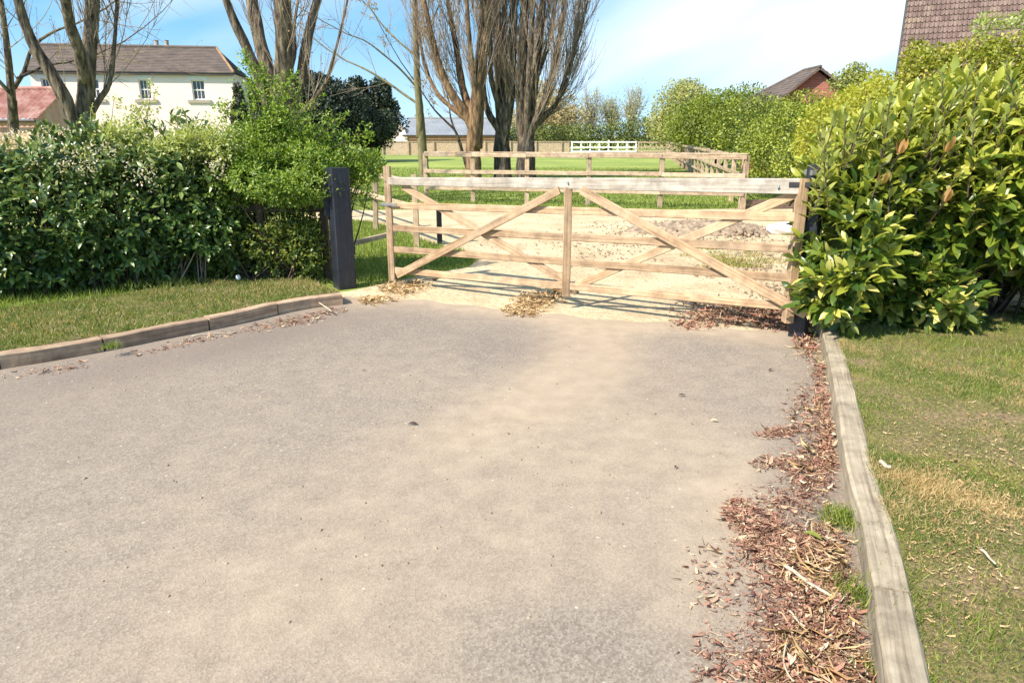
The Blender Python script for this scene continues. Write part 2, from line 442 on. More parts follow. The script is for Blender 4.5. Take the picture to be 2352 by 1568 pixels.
M['pink_wall'] = mat_simple('pale_red_brick_wall', [(0.3, (0.42, 0.22, 0.17)), (0.55, (0.55, 0.34, 0.27)), (0.8, (0.62, 0.46, 0.38))], 2.2, 0.9, 6, 0.2)
M['grey_sheet'] = mat_simple('grey_roof_sheet', [(0.3, (0.17, 0.19, 0.22)), (0.7, (0.27, 0.29, 0.32))], 0.6, 0.6)
M['barn_brick'] = mat_simple('barn_brick', [(0.25, (0.34, 0.15, 0.08)), (0.5, (0.46, 0.24, 0.14)), (0.8, (0.55, 0.36, 0.24))], 1.2, 0.9, 6, 0.1)
M['glass'] = mat_simple('window_glass', [(0.3, (0.03, 0.035, 0.045)), (0.7, (0.08, 0.085, 0.10))], 0.8, 0.08, bumpk=0)
M['dark_gutter'] = mat_simple('dark_gutter', [(0.3, (0.03, 0.025, 0.025)), (0.7, (0.06, 0.05, 0.045))], 3, 0.6, bumpk=0)

def mat_brick():
    m, nt, b = newmat('red_brick')
    oc = node(nt, 'ShaderNodeTexCoord').outputs['Object']
    br = node(nt, 'ShaderNodeTexBrick')
    br.inputs['Color1'].default_value = (0.42, 0.12, 0.08, 1); br.inputs['Color2'].default_value = (0.30, 0.08, 0.06, 1)
    br.inputs['Mortar'].default_value = (0.34, 0.26, 0.2, 1); br.inputs['Scale'].default_value = 1.0
    br.inputs['Brick Width'].default_value = 0.225; br.inputs['Row Height'].default_value = 0.075; br.inputs['Mortar Size'].default_value = 0.01
    nt.links.new(mapping(nt, oc, (1, 1, 1), (math.radians(90), 0, 0)), br.inputs[0])
    nt.links.new(br.outputs[0], b.inputs['Base Color']); b.inputs['Roughness'].default_value = 0.9
    return m
M['brick'] = mat_brick()

def mat_tile():
    m, nt, b = newmat('brown_roof_tile')
    oc = node(nt, 'ShaderNodeTexCoord').outputs['Object']
    r = obj_rand(nt)
    c = ramp(nt, r, [(0.0, (0.12, 0.078, 0.066)), (0.4, (0.155, 0.105, 0.09)), (0.75, (0.185, 0.13, 0.112)), (1.0, (0.21, 0.155, 0.115))])
    n = noise(nt, oc, 14, 4)
    nt.links.new(mix(nt, 0.5, c, ramp(nt, n, [(0.3, (0.35, 0.35, 0.35)), (0.7, (1.5, 1.5, 1.5))]), 'MULTIPLY'), b.inputs['Base Color'])
    b.inputs['Roughness'].default_value = 0.75
    return m
M['tile'] = mat_tile()

def mat_drive():
    m, nt, b = newmat('dusty_tarmac')
    tcn = node(nt, 'ShaderNodeTexCoord').outputs['Object']
    dust = node(nt, 'ShaderNodeAttribute', attribute_name='dust').outputs['Fac']
    damp = node(nt, 'ShaderNodeAttribute', attribute_name='damp').outputs['Fac']
    n_big = noise(nt, tcn, 1.1, 5, 0.55, 0.5)
    n_mid = noise(nt, tcn, 6.0, 5, 0.6)
    n_fine = noise(nt, tcn, 60, 3, 0.7)
    v = node(nt, 'ShaderNodeTexVoronoi'); v.inputs['Scale'].default_value = 110
    nt.links.new(tcn, v.inputs[0])
    agg = ramp(nt, v.outputs['Color'], [(0.1, (0.12, 0.096, 0.083)), (0.5, (0.182, 0.157, 0.136)), (0.9, (0.27, 0.235, 0.198))])
    sand = ramp(nt, n_mid, [(0.3, (0.315, 0.245, 0.175)), (0.7, (0.40, 0.32, 0.235))])
    d1 = math_(nt, 'ADD', dust, math_(nt, 'MULTIPLY', math_(nt, 'SUBTRACT', n_big, 0.5), 0.55))
    d2 = math_(nt, 'ADD', d1, math_(nt, 'MULTIPLY', math_(nt, 'SUBTRACT', n_mid, 0.5), 0.5))
    d3 = math_(nt, 'ADD', d2, math_(nt, 'MULTIPLY', math_(nt, 'SUBTRACT', n_fine, 0.5), 0.5))
    fac = ramp(nt, d3, [(0.05, (0.08, 0.08, 0.08)), (1.05, (0.88, 0.88, 0.88))])
    col = mix(nt, fac, agg, sand)
    col = mix(nt, math_(nt, 'MULTIPLY', damp, math_(nt, 'ADD', 0.35, math_(nt, 'MULTIPLY', n_mid, 0.9))), col, (0.13, 0.098, 0.088))
    # pale chips of stone
    v2 = node(nt, 'ShaderNodeTexVoronoi'); v2.inputs['Scale'].default_value = 9
    nt.links.new(tcn, v2.inputs[0])
    chip = ramp(nt, v2.outputs['Distance'], [(0.045, (1, 1, 1)), (0.07, (0, 0, 0))])
    col = mix(nt, math_(nt, 'MULTIPLY', chip, 0.7), col, (0.50, 0.46, 0.38))
    nt.links.new(col, b.inputs['Base Color'])
    b.inputs['Roughness'].default_value = 0.9
    h = math_(nt, 'ADD', math_(nt, 'MULTIPLY', v.outputs['Distance'], 0.8), math_(nt, 'MULTIPLY', n_mid, 1.0))
    bump(nt, b, h, 0.40, 0.004)
    return m
M['drive'] = mat_drive()
def mat_ground(name, stops, s1, stops2, s2, k=0.5, bk=0.6, bd=0.02):
    m, nt, b = newmat(name)
    oc = node(nt, 'ShaderNodeTexCoord').outputs['Object']
    a = ramp(nt, noise(nt, oc, s1, 6, 0.6, 0.4), stops)
    n2 = noise(nt, oc, s2, 5, 0.7)
    c = ramp(nt, n2, stops2)
    nt.links.new(mix(nt, k, a, c, 'MULTIPLY'), b.inputs['Base Color'])
    b.inputs['Roughness'].default_value = 0.95
    bump(nt, b, n2, bk, bd)
    return m
M['sand'] = mat_ground('sandy_track', [(0.28, (0.36, 0.26, 0.15)), (0.40, (0.48, 0.37, 0.23)), (0.55, (0.56, 0.45, 0.29)), (0.72, (0.62, 0.52, 0.35))], 1.5, [(0.32, (0.55, 0.52, 0.5)), (0.5, (1.05, 1.05, 1.05))], 14, 0.75, 0.9, 0.04)
M['verge'] = mat_ground('verge_soil', [(0.3, (0.15, 0.14, 0.045)), (0.5, (0.23, 0.19, 0.075)), (0.62, (0.32, 0.22, 0.13)), (0.8, (0.42, 0.29, 0.19))], 2.6, [(0.35, (0.25, 0.25, 0.25)), (0.62, (1.45, 1.45, 1.45))], 55, 0.9, 1.0, 0.03)
M['field'] = mat_ground('field_grass', [(0.3, (0.14, 0.20, 0.03)), (0.5, (0.22, 0.28, 0.05)), (0.72, (0.33, 0.36, 0.08))], 0.22, [(0.3, (0.6, 0.6, 0.6)), (0.65, (1.15, 1.15, 1.15))], 5, 0.6)

# ------------------------------------------------------------------ ground
def poly_mesh(name, pts, z, mat, kind='structure'):
    vs = [(p[0], p[1], z) for p in pts]
    bm = bmesh.new()
    bv = [bm.verts.new(v) for v in vs]
    bm.faces.new(bv)
    bmesh.ops.triangulate(bm, faces=bm.faces[:])
    for f in bm.faces:
        if f.normal.z < 0: f.normal_flip()
    me = bpy.data.meshes.new(name); bm.to_mesh(me); bm.free()
    me.materials.append(mat)
    o = bpy.data.objects.new(name, me); C.objects.link(o)
    o['kind'] = kind
    return o
def smooth_line(pts, n=6):
    out = []
    m = len(pts)
    for i in range(m - 1):
        p0 = pts[max(i - 1, 0)]; p1 = pts[i]; p2 = pts[i + 1]; p3 = pts[min(i + 2, m - 1)]
        for k in range(n):
            t = k / n
            out.append(0.5 * ((2 * p1) + (p2 - p0) * t + (2 * p0 - 5 * p1 + 4 * p2 - p3) * t * t + (3 * p1 - p0 - 3 * p2 + p3) * t ** 3))
    out.append(pts[-1])
    return out

poly_mesh('field', [(-900, -60), (900, -60), (900, 1500), (-900, 1500)], -0.016, M['field'])
sand_px = [(560, 690), (790, 668), (898, 648), (960, 632), (1075, 612), (1100, 596), (1060, 575), (1000, 560), (960, 545), (905, 522), (840, 508), (700, 498),
           (700, 482), (840, 482), (1000, 480), (1200, 482), (1500, 482), (1710, 478), (1860, 470), (2060, 470), (2200, 520), (2200, 700), (2000, 780), (1500, 860), (1000, 860)]
sp = [G(*p) for p in sand_px]
poly_mesh('track', [(p.x + (0.05 * math.sin(i * 2.3)), p.y) for i, p in enumerate(sp)], -0.008, M['sand'])

LK = [G(x, y) for x, y in [(-330, 905), (-160, 876), (0, 848), (120, 829), (241, 807), (360, 783), (482, 759), (560, 742), (640, 723), (715, 709), (790, 700)]]
RK = [G(x, y) for x, y in [(1872, 748), (1885, 796), (1906, 909), (1934, 1111), (1964, 1239), (1988, 1386), (2011, 1568)]]
RK += [RK[-1] + (RK[-1] - RK[-2]) * 1.5, RK[-1] + (RK[-1] - RK[-2]) * 4]
LKs, RKs = smooth_line(LK, 5), smooth_line(RK, 6)

# driveway: a fine grid, its outline wavy where it meets the sand
def xat(line, y, lo=True):
    for a, b in zip(line[:-1], line[1:]):
        if (a.y - y) * (b.y - y) <= 0 and a.y != b.y:
            return a.x + (b.x - a.x) * (y - a.y) / (b.y - a.y)
    return None
NX, NY = 220, 230
X0, X1, Y0 = -7.0, 3.0, -0.8
edge_px = [(-400, 880), (0, 830), (500, 730), (790, 692), (850, 700), (900, 697), (1000, 708), (1120, 716), (1240, 735), (1330, 742), (1420, 748), (1520, 758), (1640, 770), (1780, 772), (1880, 765), (2000, 765)]
EP = [G(*p) for p in edge_px]
def yend(x):
    for a, b in zip(EP[:-1], EP[1:]):
        if a.x <= x <= b.x: 
            return a.y + (b.y - a.y) * (x - a.x) / max(b.x - a.x, 1e-6)
    return EP[0].y if x < EP[0].x else EP[-1].y
xs = np.linspace(X0, X1, NX)
gv = np.zeros((NY, NX, 3))
for i, x in enumerate(xs):
    ye = yend(x) + 0.05 * math.sin(x * 5.1) + 0.03 * math.sin(x * 13.7 + 1) + 0.25
    gv[:, i, 0] = x
    gv[:, i, 1] = np.linspace(Y0, ye, NY)
gx, gy = gv[..., 0], gv[..., 1]
gv[..., 2] = 0.006 * np.sin(gx * 1.3 + gy * 0.8) * np.exp(-((gy - 4) / 4) ** 2) * 0.5
idx = np.arange(NX * NY).reshape(NY, NX)
gf = np.stack([idx[:-1, :-1], idx[:-1, 1:], idx[1:, 1:], idx[1:, :-1]], -1).reshape(-1, 4)
drive = mesh_obj('driveway', gv.reshape(-1, 3), gf, M['drive'], origin=(0, 0, 0), kind='structure', smooth=True)
pxs, pys, _ = project(gv)
def blob(cx, cy, rx, ry, rot=0.0):
    c, s = math.cos(math.radians(rot)), math.sin(math.radians(rot))
    a, b = (pxs - cx) * c + (pys - cy) * s, -(pxs - cx) * s + (pys - cy) * c
    return np.exp(-((a / rx) ** 2 + (b / ry) ** 2))
yend_arr = gv[-1, :, 1][None, :]
front_d = (yend_arr - gy)
dust = 0.30 + 0.0 * gx
dust += 0.80 * np.exp(-(front_d / 0.38) ** 2)
dust += 0.65 * blob(1340, 800, 110, 130, 15) + 0.50 * blob(1200, 920, 280, 70, -28) + 0.30 * blob(1560, 1010, 180, 110, 0) + 0.42 * blob(1600, 1290, 120, 220, 10) + 0.24 * blob(900, 1180, 600, 180, -22) + 0.28 * blob(700, 1450, 620, 170, -10) + 0.24 * blob(1330, 1120, 240, 240) + 0.35 * blob(1700, 1150, 80, 120)
dust -= 0.20 * blob(900, 770, 330, 40, -8) + 0.22 * blob(1180, 790, 130, 45, 0) + 0.15 * blob(1690, 960, 100, 80) + 0.15 * blob(1560, 800, 170, 36) + 0.25 * blob(1300, 1480, 260, 90, 0)
damp = 0.42 * blob(330, 830, 420, 40, -12) + 0.40 * blob(640, 765, 220, 36, -12) + 0.62 * blob(1870, 1100, 70, 330, 6) + 0.22 * blob(1210, 800, 170, 36) + 0.50 * blob(1880, 1430, 130, 230, 20) + 0.22 * blob(60, 960, 420, 120, -8) + 0.16 * blob(1500, 900, 180, 60)
# dark tone in front of the gate left, worn by the feet of the wheels
for nm, arr in (('dust', dust), ('damp', np.clip(damp, 0, 1))):
    at = drive.data.attributes.new(nm, 'FLOAT', 'POINT')
    at.data.foreach_set('value', arr.ravel().astype(np.float32))

# verges behind the kerbs
def verge(name, line, far, side, zk, mat):
    """strip from a kerb line to a far line, falling gently backwards"""
    vs, n, m = [], len(line), 14
    for a, b in zip(line, far):
        for k in range(m):
            t = k / (m - 1)
            p = a.lerp(b, t)
            vs.append((p.x, p.y, zk - 0.075 * t ** 0.8 + 0.014 * mnoise.noise(Vector((p.x * 2.2, p.y * 2.2, 3)))))
    fs = []
    for i in range(n - 1):
        for k in range(m - 1):
            q = [i * m + k, i * m + k + 1, (i + 1) * m + k + 1, (i + 1) * m + k]
            fs.append(q if side > 0 else q[::-1])
    return mesh_obj(name, vs, fs, mat, origin=(0, 0, 0), kind='structure', smooth=True)
def offset(line, d):
    out = []
    for i, p in enumerate(line):
        a, b = line[max(i - 1, 0)], line[min(i + 1, len(line) - 1)]
        t = (b - a).normalized()
        out.append(p + Vector((-t.y, t.x, 0)) * d)
    return out
LKb = offset(LKs, 0.11)
LF = [Vector((p.x - 1.1, p.y + 1.7, 0)) for p in LKb]
verge('verge', LKb, LF, -1, 0.105, M['verge'])
RKb = offset(RKs, 0.11)
RF = [Vector((p.x + 6.5, p.y * 1.0 + 0.9, 0)) for p in RKb]
RKext = [Vector((RKb[0].x + 0.35, RKb[0].y + 1.0, 0))] + RKb
RFext = [Vector((RF[0].x, RF[0].y + 2.0, 0))] + RF
verge('verge', RKext, RFext, -1, 0.112, M['verge'])
def zverge_left(x, y): return 0.0

# ------------------------------------------------------------------ kerbs
def kerb(label, line, cuts, mat, hgt, wid, tilt=0.0):
    base = line[len(line) // 2]
    t = thing('timber_kerb', (base.x, base.y, 0), label, 'kerb')
    for a, b in zip(cuts[:-1], cuts[1:]):
        seg = line[a:b + 1]
        n = len(seg)
        vs, uvs, fs = [], [], []
        L = 0; j = [random.uniform(-.006, .006) for _ in range(4)]
        Ls = [0]
        for i in range(1, n): L += (seg[i] - seg[i - 1]).length; Ls.append(L)
        o = random.random() * 9
        c = 0.010
        prof = [(0, -0.04), (0.004, hgt - c), (c + 0.004, hgt), (wid - c, hgt), (wid, hgt - c), (wid, -0.04)]
        for i, p in enumerate(seg):
            q0, q1 = seg[max(i - 1, 0)], seg[min(i + 1, n - 1)]
            d = (q1 - q0).normalized(); nn = Vector((-d.y, d.x, 0))
            e = 0.0
            pp = p + d * (0.008 if i == 0 else (-0.008 if i == n - 1 else 0)) + nn * j[0]
            for k, (a2, z) in enumerate(prof):
                w = 0.005 * mnoise.noise(Vector((p.x * 5 + k, p.y * 5, k)))
                vs.append(pp + nn * (a2 + w) + Vector((0, 0, z + j[1] + w + e)))
        m = len(prof)
        per = [0, hgt, hgt + c, hgt + wid - c, hgt + wid, 2 * hgt + wid]
        for i in range(n - 1):
            for k in range(m - 1):
                fs.append([i * m + k, (i + 1) * m + k, (i + 1) * m + k + 1, i * m + k + 1])
                uvs += [(Ls[i] + o, per[k] + o), (Ls[i + 1] + o, per[k] + o), (Ls[i + 1] + o, per[k + 1] + o), (Ls[i] + o, per[k + 1] + o)]
        fs.append(list(range(m))); uvs += [(o + per[k] * 0.05, per[k]) for k in range(m)]
        fs.append([(n - 1) * m + k for k in range(m - 1, -1, -1)]); uvs += [(o + per[k] * 0.05, per[k]) for k in range(m - 1, -1, -1)]
        mesh_obj('sleeper', vs, fs, mat, parent=t, uvs=uvs)
    return t
kerb('low brown timber sleeper kerb curving in front of the dark laurel hedge', LKs, [0, 10, 20, 30, 40, len(LKs) - 1], M['kerb_wood_brown'], 0.115, 0.11)
kerb('pale weathered timber sleeper kerb beside the leaf litter and the mossy verge', RKs, [0, 9, 31, len(RKs) - 1], M['kerb_wood'], 0.125, 0.125)

# ------------------------------------------------------------------ gate
GL_Y, GR_Y = 8.05, 5.72
GH = 1.17
gLb, gLt = P(897, 640, GL_Y), P(890, 408, GL_Y)
gRb, gRt = P(1850, 735, GR_Y), P(1852, 411, GR_Y)
print('gate left', gLb, gLt, 'right', gRb, gRt)
gd = Vector((gRt.x - gLt.x, gRt.y - gLt.y, 0)); GLEN = gd.length; gd.normalize()
gn = Vector((gd.y, -gd.x, 0))                      # towards the camera
if gn.y > 0: gn = -gn
slope = (gRt.z - gLt.z) / GLEN
gax = (gd + Vector((0, 0, slope))).normalized()
gup = Vector((0, 0, 1))
def gp(s, z, off=0.0):                             # point of the gate: s metres from its left end, z above its sloping foot line
    return Vector((gLt.x, gLt.y, 0)) + gd * s + gn * off + Vector((0, 0, gLb.z + slope * s + z))
def gst(px, py, off=0.0):
    d = ray(px, py); o = Vector((gLt.x, gLt.y, 0)) + gn * off
    t = (o - Vector((0, 0, CAM_H))).dot(gn) / d.dot(gn)
    q = Vector((0, 0, CAM_H)) + d * t
    s = (q - Vector((gLt.x, gLt.y, q.z))).dot(gd)
    return s, q.z - gLb.z - slope * s
HT = (gLt.z - gLb.z + gRt.z - gRb.z) / 2
print('gate length', GLEN, 'height', HT, 'slope', slope, gst(1305, 437), gst(1305, 680), gst(1850, 735), gst(910, 628), gst(1270, 440), gst(1330, 430))
gate = thing('field_gate', gp(GLEN, 0), 'wide bare timber five bar field gate with crossed braces standing between the hedges', 'gate')
def gbar(name, a, b, w, th, off, w1=None, mat='gate_wood'):
    m = MB(); m.bar(gp(a[0], a[1], off), gp(b[0], b[1], off), w, th, up=gup, w1=w1, ch=0.005)
    return m.build(name, M[mat], gate)
zt = HT - 0.045
gbar('rail', (0.03, zt), (GLEN - 0.03, zt - 0.02), 0.085, 0.062, 0.0, 0.125, mat='gate_top')
for fr in (0.27, 0.49, 0.70, 0.91):
    gbar('rail', (0.03, HT * (1 - fr)), (GLEN - 0.05, HT * (1 - fr)), 0.072, 0.022, 0.0)
gbar('end_stile', (0.0, -0.02), (0.0, HT + 0.12), 0.072, 0.085, 0.0)
gbar('heel_stile', (GLEN - 0.02, -0.03), (GLEN - 0.02, HT - 0.005), 0.075, 0.09, 0.0)
sm = gst(1305, 560)[0]
gbar('upright', (sm, gst(1305, 680)[1]), (sm, HT - 0.09), 0.08, 0.022, 0.0225)
fo = 0.045
gbar('brace', gst(912, 632, fo), gst(1285, 437, fo), 0.080, 0.022, fo)
gbar('brace', gst(1335, 437, fo), gst(1852, 722, fo), 0.085, 0.022, fo)
ro = -0.0225
gbar('brace', gst(925, 428, ro), gst(1298, 645, ro), 0.078, 0.022, ro)
gbar('brace', gst(1325, 655, ro), gst(1840, 440, ro), 0.078, 0.022, ro)
mh = MB(); mh.bar(gp(GLEN - 0.12, HT - 0.05, 0.036), gp(GLEN + 0.10, HT - 0.05, 0.036), 0.04, 0.008, up=gup, ch=0.002)
mh.tube([gp(GLEN + 0.10, HT - 0.13, 0.03), gp(GLEN + 0.10, HT + 0.10, 0.03)], 0.012, 10)
mh.build('hinge', M['black_iron'], gate)
ml = MB(); ml.bar(gp(-0.10, HT - 0.30, 0.05), gp(0.16, HT - 0.30, 0.05), 0.03, 0.01, up=gup, ch=0.002)
ml.build('latch', M['steel'], gate)
for (sx, zz_) in ((0.0, zt), (sm, zt), (GLEN - 0.2, zt - 0.02)):
    mb_ = MB(); c0 = gp(sx, zz_, 0.03); mb_.tube([c0, c0 + gn * 0.022], 0.011, 8); mb_.build('bolt', M['steel'], gate)

# gate posts
pb = G(788, 662)
post = thing('gate_post', (pb.x, pb.y, 0), 'thick black painted timber gate post at the left hedge end', 'post')
PT = P(790, 386, pb.y).z
rz = math.radians(32)
def square_prism(c, w, z0, z1, ang, ch=0.012, top=0.0):
    m = MB(); m.bar((c.x, c.y, z0), (c.x, c.y, z1), w, w, up=(math.cos(ang), math.sin(ang), 0), ch=ch)
    return m
square_prism(Vector((pb.x, pb.y + 0.1, 0)), 0.21, -0.2, PT, rz).build('shaft', M['black_paint'], post)
pc = Vector((pb.x, pb.y + 0.1, 0))
mk = MB(); mk.box(-0.03, 0.03, -0.02, 0.02, -0.05, 0.05, Matrix.Translation(P(809, 575, pc.y - 0.02)) @ Matrix.Rotation(rz, 4, 'Z'))
mk.build('latch_keep', M['black_iron'], post)
mk = MB(); mk.box(-0.05, 0.05, -0.02, 0.02, -0.22, 0.22, Matrix.Translation(Vector((pc.x - 0.115, pc.y - 0.02, PT - 0.30))) @ Matrix.Rotation(rz, 4, 'Z'))
mk.build('back_board', M['black_paint'], post)

hp = gp(GLEN + 0.055, 0, -0.13)
post2 = thing('gate_post', (hp.x, hp.y, 0), 'black hinge post at the right gate end, half buried in the laurel', 'post')
square_prism(Vector((hp.x, hp.y, 0)), 0.14, -0.2, P(1862, 378, hp.y).z, math.atan2(gd.y, gd.x)).build('shaft', M['black_paint'], post2)
zc_ = P(1862, 405, hp.y).z
mr = MB(); mr.tube([(hp.x - 0.02, hp.y - 0.085, zc_ + 0.02), (hp.x + 0.02, hp.y - 0.10, zc_ - 0.02)], 0.03, 10); mr.build('hinge_pin', M['steel'], post2)
mr = MB(); mr.box(hp.x - 0.075, hp.x + 0.02, hp.y - 0.09, hp.y + 0.075, zc_ + 0.01, zc_ + 0.05); mr.build('hinge_band', M['steel'], post2)

# ------------------------------------------------------------------ paddock fences
def fence_run(root, posts, rails_z, pz, w=0.09, rw=0.09, mat='fence_wood', side=None, wob=0.0, rail_th=0.038):
    for i, p in enumerate(posts):
        m = MB(); m.bar((p.x, p.y, -0.1), (p.x + random.uniform(-wob, wob), p.y, pz + random.uniform(-0.02, 0.02)), w, w, up=(1, 0, 0))
        m.build('post', M[mat], root)
    for a, b in zip(posts[:-1], posts[1:]):
        d = (b - a).normalized(); nn = Vector((d.y, -d.x, 0))
        if nn.dot(-a) < 0: nn = -nn
        for z in rails_z:
            m = MB(); k = w / 2 + rail_th / 2 + 0.001
            j = random.uniform(-0.012, 0.012)
            m.bar(a + nn * k + Vector((0, 0, z + j)) + d * 0.004, b + nn * k + Vector((0, 0, z + random.uniform(-0.012, 0.012))) - d * 0.004, rw, rail_th, wob=0.004)
            m.build('rail', M[mat], root)
fp = [G(980, 462), G(1087, 466), G(1210, 470), G(1350, 474), G(1515, 477), G(1705, 481)]
# straighten the run
a_, b_ = fp[0], fp[-1]
fp = [Vector((P(px, 470, 1).x, 1, 0)) for px in (980, 1087, 1210, 1350, 1515, 1705)]
def on_line(px):                                    # where the fence line passes under a picture column
    u = (px - CX) / F
    # ground ray: x = u*dep ; dep = y*cp + CAM_H*sp_ at z=0
    dxy = b_ - a_
    # x = u*(y*cp + (CAM_H)*sp_)
    # a.x + t dx = u*((a.y + t dy)*cp + CAM_H*sp_)
    t = (u * (a_.y * cp + CAM_H * sp_) - a_.x) / (dxy.x - u * dxy.y * cp)
    return a_ + dxy * t
fp = [on_line(px) for px in (980, 1087, 1210, 1350, 1515, 1705)]
ztop = P(1350, 352, fp[3].y).z
print('fence', fp[0], fp[-1], 'top', ztop)
f1 = thing('paddock_fence', (fp[0].x, fp[0].y, 0), 'three rail timber paddock fence running across behind the gate in front of the poplars', 'fence')
fence_run(f1, fp, [ztop - 0.06, ztop - 0.48, ztop - 0.90], ztop - 0.03, 0.11, 0.10)
m = MB()
for a, b in zip(fp[:-1], fp[1:]):
    m2 = MB(); m2.bar(a + Vector((0, 0, ztop + 0.005)), b + Vector((0, 0, ztop + 0.005)), 0.03, 0.13, wob=0.003); m2.build('cap_rail', M['fence_wood'], f1)

c0 = fp[-1]
dirr = Vector((281 / 1600.0, 1, 0)).normalized()
rp = [c0 + dirr * (0.35 + 1.85 * i) for i in range(30)]
f2 = thing('paddock_fence', (c0.x, c0.y, 0), 'timber rail fence receding along the green hedgerow from the corner post', 'fence')
fence_run(f2, rp, [ztop - 0.08, ztop - 0.48, ztop - 0.88], ztop - 0.02, 0.10, 0.09)

# run that comes back towards the drive on the left
qa, qb = G(958, 566), P(700, 420, 19.0)
qb = Vector((qb.x, qb.y, 0))
q = [qa.lerp(qb, t) for t in (0, 0.26, 0.52, 0.78, 1.0)]
f3 = thing('paddock_fence', (qa.x, qa.y, 0), 'short sagging pale rail fence between the hawthorn bush and the open end of the gate', 'fence')
fence_run(f3, q, [0.62, 1.0], 1.08, 0.085, 0.085, wob=0.07)
bp = G(1010, 559)
m = MB(); m.bar((bp.x, bp.y, -0.1), (bp.x, bp.y, 0.62), 0.075, 0.075, up=(1, 0.3, 0))
tag(m.build('short_post', M['black_paint']), 'short black post standing on the grass behind the gate', 'post')
m = MB(); m.bar(G(806, 560, 0.25), G(905, 536, 0.25), 0.07, 0.05)
tag(m.build('loose_rail', M['fence_wood']), 'loose brown rail propped low between the black post and the gate', 'rail')

# rail and posts inside the left hedge
hq = [G(448, 655), G(600, 655), G(745, 652)]
f4 = thing('hedge_fence', (hq[1].x, hq[1].y, 0), 'old dark brown rail and posts inside the hedge under the hawthorn', 'fence')
for p, mt in zip(hq, ('black_paint', 'dark_wood', 'dark_wood')):
    m = MB(); m.bar((p.x, p.y + 0.2, -0.1), (p.x, p.y + 0.2, 1.0), 0.08, 0.08, up=(1, 0, 0)); m.build('post', M[mt], f4)
m = MB(); m.bar(hq[0] + Vector((0, 0.15, 0.86)), hq[2] + Vector((0, 0.15, 0.86)), 0.09, 0.04); m.build('rail', M['dark_wood'], f4)

# far boundary: close boarded fence, white rails, brown rails
def far_y(px): return 68.0
ff = thing('boarded_fence', P(1100, 350, 68), 'far tan close boarded fence between the barn and the white rails', 'fence')
x0, x1 = P(880, 350, 68).x, P(1311, 350, 68).x
ztf = P(1200, 325, 68).z
n = int((x1 - x0) / 0.15)
mb_ = MB()
for i in range(n):
    xx = x0 + i * 0.15
    mb_.box(xx + 0.006, xx + 0.144, 68.0 + (i % 2) * 0.012, 68.02 + (i % 2) * 0.012, 0.02, ztf - 0.05 + random.uniform(-0.015, 0.015))
o = mb_.build('board', M['fence_wood'], ff); o['kind'] = 'stuff'
k = 0
xx = x0
while xx < x1 + 0.1:
    m = MB(); m.box(xx - 0.06, xx + 0.06, 67.86, 67.98, 0, ztf + 0.04); m.build('post', M['fence_wood'], ff); xx += 2.4
m = MB(); m.box(x0, x1, 67.95, 67.995, ztf - 0.05, ztf + 0.02); m.build('cap_rail', M['fence_wood'], ff)
fw = thing('white_rail_fence', P(1350, 350, 68), 'far white post and rail fence between the boarded fence and the brown rails', 'fence')
xa, xb = P(1313, 350, 68).x, P(1460, 350, 68).x
for i in range(8):
    xx = xa + (xb - xa) * i / 7
    m = MB(); m.box(xx - 0.07, xx + 0.07, 67.9, 68.04, 0, ztf + (0.12 if i == 4 else 0.02)); m.build('post', M['white_paint'], fw)
for z in (0.35, 0.72, ztf - 0.06):
    m = MB(); m.box(xa, xb, 67.84, 67.89, z - 0.06, z + 0.06); m.build('rail', M['white_paint'], fw)
fb = thing('rail_fence', P(1470, 350, 68), 'far tan post and rail fence right of the white rails', 'fence')
xa, xb = P(1466, 350, 68).x, P(1560, 350, 68).x
nn_ = 7
for i in range(nn_ + 1):
    xx = xa + (xb - xa) * i / nn_
    m = MB(); m.box(xx - 0.06, xx + 0.06, 67.9, 68.04, 0, ztf); m.build('post', M['fence_wood'], fb)
for z in (0.35, 0.72, ztf - 0.08):
    m = MB(); m.box(xa, xb, 67.84, 67.89, z - 0.06, z + 0.06); m.build('rail', M['fence_wood'], fb)

# ------------------------------------------------------------------ buildings
def quad_part(name, pts, mat, parent, th=0.0):
    return mesh_obj(name, pts, [list(range(len(pts)))], mat, parent=parent, uvs=[(p[0], p[2]) for p in pts])
def solid(name, pts, depth, mat, parent):
    """polygon (front face, Vector list) extruded by the vector depth"""
    n = len(pts); v = list(pts) + [p + depth for p in pts]
    f = [list(range(n)), list(range(2 * n - 1, n - 1, -1))] + [[i, n + i, n + (i + 1) % n, (i + 1) % n] for i in range(n)]
    uv = []
    for fc in f: uv += [(v[k][0], v[k][2]) for k in fc]
    return mesh_obj(name, v, f, mat, parent=parent, uvs=uv)

# cream farmhouse (front wall along its own x axis)
HY = 42.0
hR = P(531, 168, HY); hL = P(66, 161, HY - 1.6)
eave = (hR.z + hL.z) / 2
hx = Vector((hR.x - hL.x, hR.y - hL.y, 0)); HW = hx.length; hx.normalize(); hyv = Vector((-hx.y, hx.x, 0))
h0 = Vector((hL.x, hL.y, 0))
def H(a, d, z): return h0 + hx * a + hyv * d + Vector((0, 0, z))
house = thing('farmhouse', h0 + hx * HW / 2, 'cream rendered two storey farmhouse with slate roof behind the left hedge', 'house')
HD = 4.2
